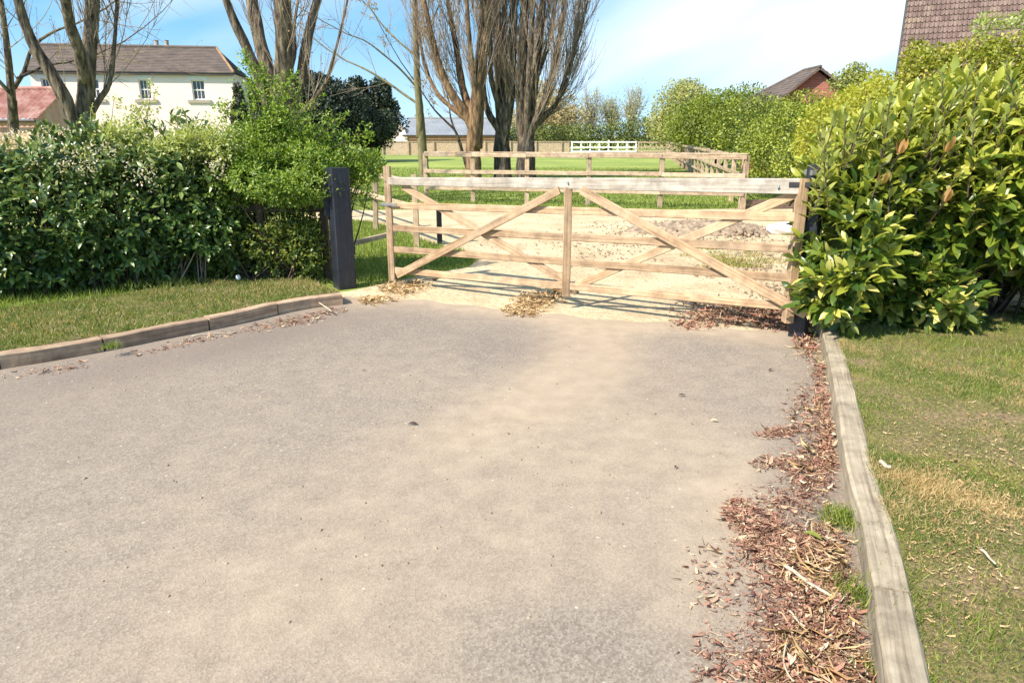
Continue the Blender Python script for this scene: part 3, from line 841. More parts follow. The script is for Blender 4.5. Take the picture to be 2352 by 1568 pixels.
# wall with two real window openings
def win_rect(cx, x0p, x1p, y0p, y1p):
    def onw(px):
        u = (px - CX) / F; k = u / (cp + 0.36 * sp_)          # column direction at this height
        t = (k * h0.y - h0.x) / (hx.x - k * hx.y)
        return t
    a0, a1 = onw(x0p), onw(x1p)
    yy = h0.y + hx.y * a0
    return a0, a1, P(cx, y1p, yy).z, P(cx, y0p, yy).z
wins = [win_rect(333, 320, 347, 180, 227), win_rect(456, 441, 471, 181, 226), win_rect(215, 200, 229, 180, 227), win_rect(110, 97, 122, 180, 227)]
wins.sort()
mw_ = MB()
cur = 0.0
zlo, zhi = wins[0][2], wins[0][3]
def wbox(a0, a1, z0, z1, d0=0.0, d1=0.28):
    M4 = Matrix.Translation(h0) @ Matrix(((hx.x, hyv.x, 0, 0), (hx.y, hyv.y, 0, 0), (0, 0, 1, 0), (0, 0, 0, 1)))
    mw_.box(a0, a1, d0, d1, z0, z1, M4)
M4h = Matrix.Translation(h0) @ Matrix(((hx.x, hyv.x, 0, 0), (hx.y, hyv.y, 0, 0), (0, 0, 1, 0), (0, 0, 0, 1)))
wbox(0, HW, 0, zlo); wbox(0, HW, zhi, eave)
for w in wins:
    wbox(cur, w[0], zlo, zhi); cur = w[1]
wbox(cur, HW, zlo, zhi)
wbox(0, 0.28, 0, eave, 0.28, HD); wbox(HW - 0.28, HW, 0, eave, 0.28, HD); wbox(0.28, HW - 0.28, 0, eave, HD - 0.28, HD)
mw_.build('wall', M['cream'], house)
for (a0, a1, z0, z1) in wins:
    wroot = MB()
    z0, z1 = zlo, zhi
    fr = 0.06
    wroot.box(a0, a1, 0.10, 0.16, z0, z0 + fr, M4h); wroot.box(a0, a1, 0.10, 0.16, z1 - fr, z1, M4h)
    wroot.box(a0, a0 + fr, 0.10, 0.16, z0 + fr, z1 - fr, M4h); wroot.box(a1 - fr, a1, 0.10, 0.16, z0 + fr, z1 - fr, M4h)
    wroot.box(a0 + fr, a1 - fr, 0.11, 0.17, (z0 + z1) / 2 - 0.03, (z0 + z1) / 2 + 0.03, M4h)
    wd = (a1 - a0 - 2 * fr) / 3
    for i in (1, 2):
        wroot.box(a0 + fr + wd * i - 0.014, a0 + fr + wd * i + 0.014, 0.12, 0.15, z0 + fr, z1 - fr, M4h)
    w = wroot.build('window', M['white_paint'], house)
    hh = (z1 - z0 - 2 * fr) / 2
    for r in range(2):
        for c_ in range(3):
            pm = MB(); pm.box(a0 + fr + wd * c_ + 0.016, a0 + fr + wd * (c_ + 1) - 0.016, 0.133, 0.139, z0 + fr + hh * r + 0.034 * r, z0 + fr + hh * (r + 1) - 0.034 * (1 - r), M4h)
            pm.build('pane', M['glass'], w)
    s_ = MB(); s_.box(a0 - 0.28, a1 + 0.28, -0.08, 0.12, z0 - 0.16, z0 - 0.002, M4h); s_.build('sill', M['stone_sill'], w)
    s_ = MB(); s_.box(a0 - 0.15, a1 + 0.15, -0.02, 0.0, z1 + 0.002, z1 + 0.22, M4h); s_.build('lintel', M['white_paint'], w)
s_ = MB(); s_.box(-0.1, HW + 0.15, -0.22, -0.02, eave - 0.16, eave - 0.04, M4h); s_.build('gutter', M['dark_gutter'], house)
ridge_z = P(300, 112, HY + HD / 2).z
ra = 0.0
rbx = (P(500, 118, HY + HD / 2) - h0).dot(hx) - 0.0
rbx = min(HW - 0.6, rbx) if rbx > 2 else HW - 1.7
NC = 16
mr = MB(); mo = MB()
e0, e1 = -0.15, HW + 0.2
zb, zr_ = eave - 0.03, ridge_z
for i in range(NC):
    t0, t1 = i / NC, (i + 1) / NC
    y0_, y1_ = -0.25 + (HD / 2 + 0.25) * t0, -0.25 + (HD / 2 + 0.25) * t1
    z0, z1 = zb + (zr_ - zb) * t0, zb + (zr_ - zb) * t1
    xa_, xb_ = e0, e0
    r0, r1 = e1 + (rbx - e1) * t0, e1 + (rbx - e1) * t1
    lift = 0.035
    wv = random.uniform(-0.01, 0.01)
    v = [H(xa_, y0_, z0 + lift + wv), H(r0, y0_, z0 + lift + wv), H(r1, y1_ + 0.03, z1 + 0.012), H(xb_, y1_ + 0.03, z1 + 0.012), H(xa_, y0_, z0 - 0.01), H(r0, y0_, z0 - 0.01)]
    mr.add(v, [(0, 1, 2, 3), (4, 5, 1, 0)], [[(p.x, p.z) for p in (v[0], v[1], v[2], v[3])], [(p.x, p.z) for p in (v[4], v[5], v[1], v[0])]])
    # hip end
    yb0, yb1 = HD + 0.25 + (HD / 2 - HD - 0.25) * t0, HD + 0.25 + (HD / 2 - HD - 0.25) * t1
    v = [H(r0, y0_, z0 + lift), H(r0, yb0, z0 + lift), H(r1, yb1, z1), H(r1, y1_, z1)]
    mr.add(v, [(0, 1, 2, 3)], [[(p.y, p.z) for p in v]])
    v = [H(e0, yb0, z0), H(r0, yb0, z0), H(r1, yb1, z1), H(e0, yb1, z1)]
    mr.add(v, [(3, 2, 1, 0)], [[(p.x, p.z) for p in v]])
rf = mr.build('roof', M['slate'], house); 
m = MB(); m.tube([H(e0, HD / 2, ridge_z + 0.02), H(rbx, HD / 2, ridge_z + 0.02)], 0.10, 8); m.build('ridge', M['slate'], rf)
m = MB(); m.tube([H(rbx, HD / 2, ridge_z + 0.03), H(e1, -0.25, zb + 0.03)], 0.07, 8); m.build('hip_ridge', M['orange_tile'], rf)
quad_part('gable_wall', [H(0.0, 0, eave), H(0.0, HD, eave), H(0.0, HD / 2, ridge_z - 0.1)], M['cream'], house)
for px in (361, 384):
    c = P(px, 110, HY + HD / 2 + 0.1)
    m = MB(); m.tube([(c.x, c.y, ridge_z - 0.2), (c.x, c.y, ridge_z + 0.16), (c.x, c.y, ridge_z + 0.2), (c.x, c.y, ridge_z + 0.42), (c.x, c.y, ridge_z + 0.46)], [0.15, 0.15, 0.11, 0.12, 0.15], 10)
    m.build('chimney_pot', M['stone_sill'], rf)

# red pantiled outbuilding at the far left
OY = 33.0
oR = P(84, 275, OY)
ez = oR.z; rz_ = P(40, 205, OY + 2.4).z
ob = thing('outbuilding', (oR.x - 5, OY, 0), 'low outbuilding with red pantile roof and pinkish brick wall at the far left', 'outbuilding')
m = MB(); m.box(oR.x - 12, oR.x - 0.15, OY, OY + 0.3, 0, ez - 0.05); m.box(oR.x - 0.45, oR.x - 0.15, OY + 0.3, OY + 4.6, 0, ez - 0.05)
m.build('wall', M['pink_wall'], ob)
vs, fs = [], []
nx_ = 12 * 8 * 2; rows = 9
for r in range(rows):
    for e in (0, 1):
        t = (r + e) / rows
        for i in range(nx_ + 1):
            x = oR.x + 0.1 - 12.1 * i / nx_
            w = 0.035 * math.sin(i * math.pi / 2 * 1.0)
            vs.append((x, OY - 0.2 + 2.6 * t, ez + (rz_ - ez) * t + w + (0.03 if e == 0 else 0.0)))
for r in range(rows * 2 - 1):
    for i in range(nx_):
        a = r * (nx_ + 1) + i
        fs.append([a + 1, a, a + nx_ + 1, a + nx_ + 2])
rf = mesh_obj('roof', vs, fs, M['pantile'], parent=ob)
solid('gable_wall', [Vector((oR.x - 0.15, OY, ez - 0.05)), Vector((oR.x - 0.15, OY + 4.8, ez - 0.05)), Vector((oR.x - 0.15, OY + 2.4, rz_ - 0.1))], Vector((-0.3, 0, 0)), M['pink_wall'], ob)
m = MB(); m.tube([(oR.x + 0.1, OY + 2.4, rz_ + 0.03), (oR.x - 12, OY + 2.4, rz_ + 0.03)], 0.1, 8); m.build('ridge', M['pantile'], rf)
m = MB(); m.tube([(oR.x + 0.1, OY - 0.26, ez - 0.06), (oR.x - 12, OY - 0.26, ez - 0.06)], 0.07, 8); m.build('gutter', M['dark_gutter'], ob)
m = MB(); m.box(oR.x - 12, oR.x - 0.15, OY + 4.4, OY + 4.6, 0, ez - 0.05); m.build('back_wall', M['pink_wall'], ob)

# barn behind the poplars
BY = 76.0
bl, brr = P(905, 345, BY), P(1142, 345, BY)
ez = P(1000, 310, BY).z; rz_ = P(1000, 272, BY + 4).z
barn = thing('barn', ((bl.x + brr.x) / 2, BY, 0), 'long low brick barn with grey sheet roof and pale gable behind the poplars', 'barn')
gx1 = P(937, 345, BY).x
m = MB(); m.box(gx1, brr.x, BY, BY + 0.3, 0, ez); m.box(brr.x - 0.3, brr.x, BY + 0.3, BY + 8, 0, ez); m.build('wall', M['barn_brick'], barn)
apex = Vector((P(918, 280, BY).x, BY - 0.1, P(918, 278, BY).z))
solid('gable_wall', [Vector((bl.x, BY - 0.1, 0)), Vector((gx1, BY - 0.1, 0)), Vector((gx1, BY - 0.1, ez - 0.1)), apex, Vector((bl.x, BY - 0.1, ez + 0.1))], Vector((0, 0.4, 0)), M['cream'], barn)
vs, fs = [], []
nx_ = 150
for t in (0, 1):
    for i in range(nx_ + 1):
        x = P(925, 310, BY).x + (brr.x + 0.3 - P(925, 310, BY).x) * i / nx_
        w = 0.03 * (i % 2)
        vs.append((x - (0.9 * t if False else 0), BY - 0.25 + 4.25 * t, ez - 0.02 + (rz_ - ez) * t + w))
for i in range(nx_): fs.append([i, i + 1, nx_ + 2 + i, nx_ + 1 + i])
rf = mesh_obj('roof', vs, fs, M['grey_sheet'], parent=barn)
m = MB(); m.tube([(P(925, 310, BY).x, BY + 4, rz_ + 0.02), (brr.x + 0.3, BY + 4, rz_ + 0.02)], 0.12, 8); m.build('ridge', M['grey_sheet'], rf)
m = MB(); m.box(P(925, 310, BY).x, brr.x + 0.3, BY - 0.36, BY - 0.26, ez - 0.16, ez - 0.04); m.build('gutter', M['dark_gutter'], barn)

# brick house with a gable, among the hedgerow
RY = 34.0
ap = P(1878, 158, RY)
gl, gr = P(1790, 232, RY), P(1970, 232, RY)
bh = thing('brick_house', (ap.x, RY, 0), 'red brick house gable with dark roof rising out of the hedgerow', 'house')
solid('gable_wall', [Vector((gl.x, RY, 0)), Vector((gr.x, RY, 0)), Vector((gr.x, RY, gr.z)), Vector((ap.x, RY, ap.z - 0.1)), Vector((gl.x, RY, gl.z))], Vector((0, 0.3, 0)), M['brick'], bh)
m = MB(); m.box(gl.x, gl.x + 0.3, RY + 0.3, RY + 5, 0, gl.z); m.box(gr.x - 0.3, gr.x, RY + 0.3, RY + 5, 0, gl.z); m.build('wall', M['brick'], bh)
rmb = MB()
NR = 12
for sgn, ex in ((-1, gl.x - 0.35), (1, gr.x + 0.35)):
    ezz = gl.z - 0.12
    for i in range(NR):
        t0, t1 = i / NR, (i + 1) / NR
        xa_, xb_ = ex + (ap.x - ex) * t0, ex + (ap.x - ex) * t1
        za_, zb_ = ezz + (ap.z + 0.05 - ezz) * t0, ezz + (ap.z + 0.05 - ezz) * t1
        k0, k1 = RY + 6.5 - 5 * t0, RY + 6.5 - 5 * t1
        v = [Vector((xa_, RY - 0.3, za_ + 0.04)), Vector((xa_, k0, za_ + 0.04)), Vector((xb_, k1, zb_)), Vector((xb_, RY - 0.3, zb_)), Vector((xa_, RY - 0.3, za_ - 0.1)), Vector((xb_, RY - 0.3, zb_ - 0.12)), Vector((xa_, k0, za_ - 0.1))]
        rmb.add(v, [(0, 1, 2, 3), (0, 3, 5, 4), (0, 4, 6, 1)])
rf = rmb.build('roof', M['slate'], bh)
m = MB(); m.tube([(ap.x, RY - 0.3, ap.z + 0.06), (ap.x, RY + 1.5, ap.z + 0.06), (gl.x - 0.35, RY + 6.5, gl.z - 0.1)], 0.08, 8); m.build('ridge', M['slate'], rf)
quad_part('hip', [Vector((ap.x, RY + 1.5, ap.z)), Vector((gl.x - 0.35, RY + 5, gl.z - 0.12)), Vector((gr.x + 0.35, RY + 5, gl.z - 0.12))], M['slate'], rf)

# big tiled roof on the right
TY = 27.0
v0 = P(2062, 165, TY)                                # verge, low point seen
tdir = Vector((0.887, -0.46, 0)).normalized()         # along the courses, to the right and nearer
bdir = Vector((0.46, 0.887, 0)).normalized()          # away from the camera, up the slope in plan
pitch = math.radians(43)
sdir = (bdir * math.cos(pitch) + Vector((0, 0, math.sin(pitch)))).normalized()
snorm = tdir.cross(sdir).normalized()
if snorm.z < 0: snorm = -snorm
GAU, TW = 0.335, 0.30
base0 = v0 - sdir * (GAU * 7) 
rhouse = thing('tiled_house', (base0.x, base0.y, 0), 'house with large brown ribbed tile roof rising behind the bushes at the right', 'house')
NROW, NCOL = 28, 34
# roof deck under the tiles
def RR(c, s, n=0.0): return base0 + tdir * c + sdir * s + snorm * n
deck = solid('roof', [RR(-0.02, -0.3, -0.05), RR(NCOL * TW, -0.3, -0.05), RR(NCOL * TW, NROW * GAU, -0.05), RR(-0.02, NROW * GAU, -0.05)], -snorm * 0.12, M['dark_gutter'], rhouse)
# tile template: two rolls across, stepped at its foot
npx = 12
tvs = []; tfs = []
for j, (s, up) in enumerate(((0.0, -0.03), (0.0, 0.045), (GAU + 0.02, 0.004))):
    for i in range(npx + 1):
        x = TW * i / npx
        w = 0.050 * max(0.0, math.sin(2 * math.pi * 2 * x / TW - 0.9)) ** 0.8 if j > 0 else 0
        tvs.append((x * 0.985, s, up + w))
for j in range(2):
    for i in range(npx):
        a = j * (npx + 1) + i
        tfs.append((a, a + 1, a + npx + 2, a + npx + 1))
tme = bpy.data.meshes.new('tile'); tme.from_pydata(tvs, [], tfs); tme.materials.append(M['tile'])
Rt = Matrix((tdir, sdir, snorm)).transposed().to_4x4()
cand = []
for r in range(NROW):
    for c in range(NCOL):
        p = RR(c * TW, r * GAU)
        px_, py_, dd = project(np.array(p))
        vis = (-10 < px_ < 2360) and (-15 < py_ < 215)
        cand.append((0 if vis else 1, r, c, p))
rest_v, rest_f = [], []
nvis = 0
cand.sort(key=lambda t: t[0])
for vflag, r, c, p in cand:
    jit = Matrix.Rotation(random.uniform(-0.012, 0.012), 4, 'Z')
    Mx = Matrix.Translation(p) @ Rt @ jit
    if vflag == 0 and nvis < 300:
        o = bpy.data.objects.new('tile', tme); C.objects.link(o); o.parent = deck
        o.matrix_local = Matrix.Translation(-Vector(root_of(deck))) @ Mx
        nvis += 1
    else:
        b = len(rest_v)
        rest_v += [tuple(Mx @ Vector(v)) for v in tvs]
        rest_f += [tuple(b + k for k in f) for f in tfs]
mesh_obj('tile_field', rest_v, rest_f, M['tile'], parent=deck, kind='stuff')
print('visible tiles', nvis)
m = MB(); m.bar(RR(-0.05, -0.3, 0.03), RR(-0.05, NROW * GAU, 0.03), 0.16, 0.05, up=snorm, ch=0.01); m.build('verge_board', M['dark_gutter'], deck)
ezz = base0.z - 0.35
wmb = MB()
A0 = RR(0.05, 0.1); A1 = RR(NCOL * TW, 0.1)
bk = bdir * (NROW * GAU * math.cos(pitch))
for a, b in ((A0, A1), (A0 + bk * 2, A0)):
    d = (b - a); d.z = 0
    v = [Vector((a.x, a.y, 0)), Vector((b.x, b.y, 0)), Vector((b.x, b.y, ezz)), Vector((a.x, a.y, ezz))]
    wmb.add(v, [(0, 1, 2, 3)])
wmb.build('wall', M['brick'], rhouse)
gt = A0 + bk
quad_part('gable_wall', [Vector((A0.x, A0.y, ezz)), Vector((gt.x, gt.y, RR(0, NROW * GAU).z - 0.2)), Vector((A0.x + 2 * bk.x, A0.y + 2 * bk.y, ezz))], M['brick'], rhouse)
rb = [RR(-0.02, NROW * GAU, -0.05), RR(NCOL * TW, NROW * GAU, -0.05)]
quad_part('rear_roof', [rb[0], rb[1], Vector((A1.x + 2 * bk.x, A1.y + 2 * bk.y, ezz)), Vector((A0.x + 2 * bk.x, A0.y + 2 * bk.y, ezz))], M['tile'], rhouse)

exec_trees = True
# ------------------------------------------------------------------ leaves and plants
# lens shaped laurel leaf: length 1 along y, folded on the midrib, tip drooping
LT = []
for t, w, z in ((0.0, 0.02, 0.0), (0.22, 0.15, 0.03), (0.5, 0.20, 0.045), (0.78, 0.14, 0.02), (1.0, 0.01, -0.05)):
    LT += [(-w, t, z + w * 0.30), (0, t, z), (w, t, z + w * 0.30)]
LT = np.array(LT)
LFc = np.array([q for i in range(4) for q in ((i * 3, i * 3 + 1, i * 3 + 4, i * 3 + 3), (i * 3 + 1, i * 3 + 2, i * 3 + 5, i * 3 + 4))])
# small two-quad leaf for hedges and crowns
ST = np.array([(0, 0, 0), (0.28, 0.45, 0.07), (0, 1, -0.04), (-0.28, 0.45, 0.07), (0, 0.5, 0)])
SF = np.array([(0, 1, 4), (1, 2, 4), (2, 3, 4), (3, 0, 4)])
DT = np.array([(0, 0, 0), (0.33, 0.5, 0.05), (0, 1, 0), (-0.33, 0.5, 0.05)])
DF = np.array([(0, 1, 2, 3)])

def lobe_points(lobes, n, shell=(0.72, 1.04), amp=0.12, freq=1.6, zmin=0.05, bias=None):
    """points spread through the outer shell of a union of ellipsoids, with the outward direction"""
    ls = np.array(lobes, float)
    area = (ls[:, 3] * ls[:, 4] + ls[:, 4] * ls[:, 5] + ls[:, 3] * ls[:, 5])
    pr = area / area.sum()
    out_p, out_n = [], []
    tries = 0
    got = 0
    while got < n and tries < 12:
        tries += 1
        k = rng.choice(len(ls), size=n * 2, p=pr)
        u = rand_unit(n * 2)
        c, r = ls[k, :3], ls[k, 3:6]
        base = c + u * r
        f = freq
        nz_ = (np.sin(base[:, 0] * f * 2.1 + base[:, 2] * f * 1.3 + 1.1) + np.sin(base[:, 1] * f * 2.7 - base[:, 0] * f * 1.1 + 2.3) + np.sin(base[:, 2] * f * 3.1 + base[:, 1] * f * 1.7)) / 3
        rr = rng.uniform(shell[0] ** 2, shell[1] ** 2, size=n * 2) ** 0.5 * (1 + amp * nz_)
        p = c + u * r * rr[:, None]
        nn = norm(u / r)
        ok = p[:, 2] > zmin
        # drop points deep inside other lobes
        for j in range(len(ls)):
            q = (p - ls[j, :3]) / ls[j, 3:6]
            ok &= (np.linalg.norm(q, axis=1) > shell[0] * 0.93) | (k == j)
        p, nn = p[ok], nn[ok]
        out_p.append(p); out_n.append(nn); got += len(p)
    return np.concatenate(out_p)[:n], np.concatenate(out_n)[:n]

def shoots(p, nrm, per=7, length=0.16, leaf=0.11, lift=0.45, spread=0.9, up_w=0.5):
    """rosettes of leaves round short stems; gives leaf origins, frames, sizes"""
    n = len(p)
    d = norm(nrm * 0.8 + np.array([0, 0, lift]) + rng.normal(size=(n, 3)) * 0.35)
    a = norm(np.cross(d, rng.normal(size=(n, 3)))); b = np.cross(d, a)
    pos, dirs, ups, sz, cen = [], [], [], [], []
    for k in range(per):
        t = k / max(per - 1, 1)
        ang = k * 2.4 + rng.uniform(-0.3, 0.3, n)
        rad = a * np.cos(ang)[:, None] + b * np.sin(ang)[:, None]
        ld = norm(rad * spread * (1.05 - 0.55 * t) + d * (0.35 + 0.8 * t) + rng.normal(size=(n, 3)) * 0.12 - np.array([0, 0, 0.18]) * (1 - t))
        pos.append(p + d * (length * (t - 0.6))[..., None] if np.ndim(t) else p + d * (length * (t - 0.6)))
        dirs.append(ld)
        ups.append(norm(d * 0.9 + np.array([0, 0, up_w]) + rng.normal(size=(n, 3)) * 0.15))
        sz.append(leaf * rng.uniform(0.75, 1.2, n) * (1.08 - 0.28 * t))
        cen.append(np.full(n, t))
    pos, dirs, ups, sz, cen = map(np.concatenate, (pos, dirs, ups, sz, cen))
    # frames: normal should follow ups
    x = norm(np.cross(dirs, ups)); z = np.cross(x, dirs)
    return pos, np.stack([x, dirs, z], -1), sz, cen

def leaves_as_parts(root, name, pos, R, S, rnd, score, mats, n_parts=300, tv=LT, tf=LFc):
    """the n_parts leaves with the best score become separate parts, the rest one mesh"""
    order = np.argsort(-score)
    top, rest = order[:n_parts], order[n_parts:]
    base = Vector(root_of(root))
    mes = []
    for mt in mats:
        me = bpy.data.meshes.new(name); me.from_pydata([tuple(v) for v in tv], [], [tuple(int(x) for x in f) for f in tf])
        me.polygons.foreach_set('use_smooth', np.ones(len(me.polygons), dtype=bool))
        me.materials.append(mt); mes.append(me)
    for i in top:
        o = bpy.data.objects.new(name, mes[int(rnd[i] * len(mes)) % len(mes)]); C.objects.link(o); o.parent = root
        r = R[i]
        mx = Matrix(((r[0][0], r[0][1], r[0][2], pos[i][0] - base.x), (r[1][0], r[1][1], r[1][2], pos[i][1] - base.y), (r[2][0], r[2][1], r[2][2], pos[i][2] - base.z), (0, 0, 0, 1)))
        o.matrix_local = mx @ Matrix.Diagonal((S[i], S[i], S[i], 1))
    return rest

def px_scatter(n, cx, cy, rx, ry, rot=0):
    a = rng.uniform(0, 2 * np.pi, n); r = np.sqrt(rng.uniform(0, 1, n)) * (0.4 + 0.6 * rng.uniform(0, 1, n))
    u, v = np.cos(a) * r * rx, np.sin(a) * r * ry
    c, s = math.cos(math.radians(rot)), math.sin(math.radians(rot))
    X, Y = cx + u * c - v * s, cy + u * s + v * c
    return X, Y
def view_score(pos, nrm_like=None, lo=0.0):
    px_, py_, dd = project(pos)
    inn = (px_ > 15) & (px_ < 2337) & (py_ > 15) & (py_ < 1553)
    return np.where(inn, 10 - dd, -50.0)

def tubes(lines, n=4):
    """many thin tubes as one mesh, numpy; lines: list of (pts (m,3), radii (m,))"""
    V, Fq = [], []
    off = 0
    ang = np.arange(n) * 2 * np.pi / n
    ca, sa = np.cos(ang), np.sin(ang)
    for pts, rad in lines:
        pts = np.asarray(pts, float); m = len(pts)
        d = np.gradient(pts, axis=0); d = norm(d)
        ref = np.array([0.31, 0.17, 0.93]); 
        a = np.cross(d, ref); 
        if np.min(np.linalg.norm(a, axis=1)) < 0.05: a = np.cross(d, np.array([1.0, 0.1, 0]))
        a = norm(a); b = np.cross(d, a)
        rad = np.asarray(rad, float)
        ring = pts[:, None, :] + rad[:, None, None] * (a[:, None, :] * ca[None, :, None] + b[:, None, :] * sa[None, :, None])
        V.append(ring.reshape(-1, 3))
        i = np.arange(m - 1)[:, None] * n; k = np.arange(n)[None, :]; k2 = (k + 1) % n
        Fq.append(np.stack([off + i + k, off + i + k2, off + i + n + k2, off + i + n + k], -1).reshape(-1, 4))
        off += m * n
    return np.concatenate(V), np.concatenate(Fq)

def grow(p0, d0, L, r0, up=0.25, wig=0.12, m=6):
    d = np.array(d0, float); d /= np.linalg.norm(d)
    pts = [np.array(p0, float)]
    for i in range(m):
        d = d + np.array([0, 0, up / m * 1.5]) + rng.normal(size=3) * wig / math.sqrt(m)
        d /= np.linalg.norm(d)
        pts.append(pts[-1] + d * L / m)
    return np.array(pts), np.linspace(r0, max(r0 * 0.25, 0.004), m + 1)

# ---------------- stemmed trees
def stem_tree(name, label, cat, trunk, stems, Y, bark, twig, n1=16, n2=7, L1=(1.6, 3.6), spread=0.45, up=0.7, r1=0.03, group=None, buds=600, bud_size=0.05, start=0.12, limb_bark=None, budmat='bud'):
    """trunk: [(px,py,width px)], stems: lists of the same; widths in picture units"""
    def to3(line, dy=0.0, spread_y=0.0):
        pts, rad = [], []
        for i, (px, py, w) in enumerate(line):
            yy = Y + dy * i / max(len(line) - 1, 1)
            q = P(px, py, yy)
            dep = q.y * cp - (q.z - CAM_H) * sp_
            pts.append(q); rad.append(w * dep / F / 2)
        pts = smooth_line(pts, 4)
        ri = np.interp(np.linspace(0, len(rad) - 1, len(pts)), np.arange(len(rad)), rad)
        return pts, ri
    tp, tr = to3(trunk)
    foot = Vector((tp[0].x, tp[0].y, 0))
    t = thing(name, foot, label, cat, group)
    tp = [Vector((foot.x, foot.y, -0.15))] + tp[0:]
    tr = np.concatenate([[tr[0] * 1.25], tr])
    def rough(pts, rad, n=12):
        m = MB(); m.tube(pts, list(rad), n)
        vv = []
        for v in m.v:
            q = Vector(v); k = mnoise.noise(q * 2.3) * 0.10 + mnoise.noise(q * 6) * 0.05
            c = min(pts, key=lambda p: (p - q).length_squared)
            vv.append(tuple(q + (q - c) * k * 1.5))
        m.v = vv
        return m
    rough(tp, tr).build('trunk', bark, t, smooth=True)
    lines, buds_p = [], []
    tx, ty, tw_ = trunk[-1]
    for si, s in enumerate(stems):
        if abs(s[0][1] - ty) < 60 and s[0][2] > 9:
            s = [(tx + (s[0][0] - tx) * 0.35, s[0][1] + 55, s[0][2] * 1.0)] + s
        dy = (0.6 if si % 2 else -0.6) * (1 + 0.3 * si % 1.3)
        pts, rad = to3(s, dy)
        # carry the stem on beyond the top of the picture
        d = (pts[-1] - pts[-5]).normalized(); q = pts[-1]
        ext = []
        rr = rad[-1]
        for k in range(5):
            d = (d + Vector((0, 0, 0.12)) + Vector(rng.normal(size=3) * 0.05)).normalized()
            q = q + d * 1.0; ext.append(q.copy())
        pts = pts + ext
        rad = np.concatenate([rad, np.linspace(rr * 0.9, rr * 0.3, 5)])
        rough(pts, rad, 8 if max(rad) < 0.1 else 12).build('limb', limb_bark or bark, t, smooth=True)
        A = np.array([tuple(p) for p in pts])
        seglen = np.linalg.norm(np.diff(A, axis=0), axis=1); tot = seglen.sum()
        cum = np.concatenate([[0], np.cumsum(seglen)])
        k1 = int(n1 * tot / 6.0)
        for _ in range(k1):
            u = rng.uniform(start, 0.97) * tot
            i = min(np.searchsorted(cum, u) - 1, len(A) - 2)
            fr = (u - cum[i]) / max(seglen[i], 1e-6)
            o = A[i] * (1 - fr) + A[i + 1] * fr
            tan = (A[i + 1] - A[i]) / max(seglen[i], 1e-6)
            sd = norm(np.cross(tan, rng.normal(size=3)))
            L = rng.uniform(*L1) * (1 - 0.4 * u / tot)
            p1, ra1 = grow(o, tan * 0.75 + sd * spread * rng.uniform(0.6, 1.5), L, r1 * rng.uniform(0.55, 1.2), up=up)
            lines.append((p1, ra1))
            for _k in range(n2):
                v = rng.uniform(0.15, 0.95) * (len(p1) - 1); ii = int(v); fr = v - ii
                o2 = p1[ii] * (1 - fr) + p1[min(ii + 1, len(p1) - 1)] * fr
                tn = p1[min(ii + 1, len(p1) - 1)] - p1[ii]
                tn = tn / max(np.linalg.norm(tn), 1e-6)
                sd = norm(np.cross(tn, rng.normal(size=3)))
                p2, ra2 = grow(o2, tn * 0.8 + sd * spread * rng.uniform(0.6, 1.3), L * rng.uniform(0.25, 0.55), r1 * 0.38, up=up, m=4)
                lines.append((p2, ra2)); buds_p.append(p2[1:])
    v, f = tubes(lines, 4)
    o = mesh_obj('twigs', v, f, twig, parent=t, kind='stuff')
    bp_ = np.concatenate(buds_p)
    if buds:
        sel = rng.choice(len(bp_), size=min(buds, len(bp_)), replace=False)
        bp2 = bp_[sel] + rng.normal(size=(len(sel), 3)) * 0.04
        R = frames(rand_unit(len(sel)), rand_unit(len(sel)))
        v, f, r = instances(DT, DF, bp2, R, np.full(len(sel), bud_size) * rng.uniform(0.5, 1.3, len(sel)), rng.uniform(0, 1, len(sel)))
        mesh_obj('bud', v, f, M[budmat], parent=t, rnd=r, kind='stuff')
    return t

stem_tree('poplar_tree', 'many stemmed bare poplar with a thick main stem standing in front of the cream farmhouse', 'tree',
          [(182, 455, 62), (181, 350, 54), (182, 300, 44), (186, 262, 16)],
          [[(176, 305, 30), (150, 230, 30), (115, 165, 28), (80, 110, 24), (52, 40, 22), (30, -50, 18)],
           [(186, 300, 40), (197, 220, 36), (202, 140, 34), (210, 60, 31), (214, -60, 27)],
           [(194, 190, 26), (182, 120, 26), (162, 60, 24), (150, 0, 22), (138, -80, 18)],
           [(192, 300, 16), (225, 235, 13), (252, 190, 11), (262, 110, 9), (268, 20, 8), (272, -60, 6)]],
          19.0, M['bark'], M['twig'], n1=15, n2=9, r1=0.016, buds=1600, group='bare poplars in the paddock')
stem_tree('bare_tree', 'slender bare tree rising above the red pantile roof at the far left', 'tree',
          [(34, 430, 24), (32, 330, 22), (28, 230, 20)],
          [[(28, 240, 18), (22, 170, 16), (14, 90, 13), (2, 0, 10), (-10, -80, 8)],
           [(28, 215, 10), (55, 165, 9), (75, 110, 8), (120, 75, 6), (175, 55, 4)],
           [(30, 225, 10), (10, 200, 9), (-30, 150, 8), (-60, 60, 6)],
           [(40, 180, 7), (75, 165, 6), (110, 150, 5), (150, 145, 4)]],
          22.0, M['bark'], M['twig'], n1=12, n2=6, up=0.2, spread=0.8, r1=0.018, buds=400)
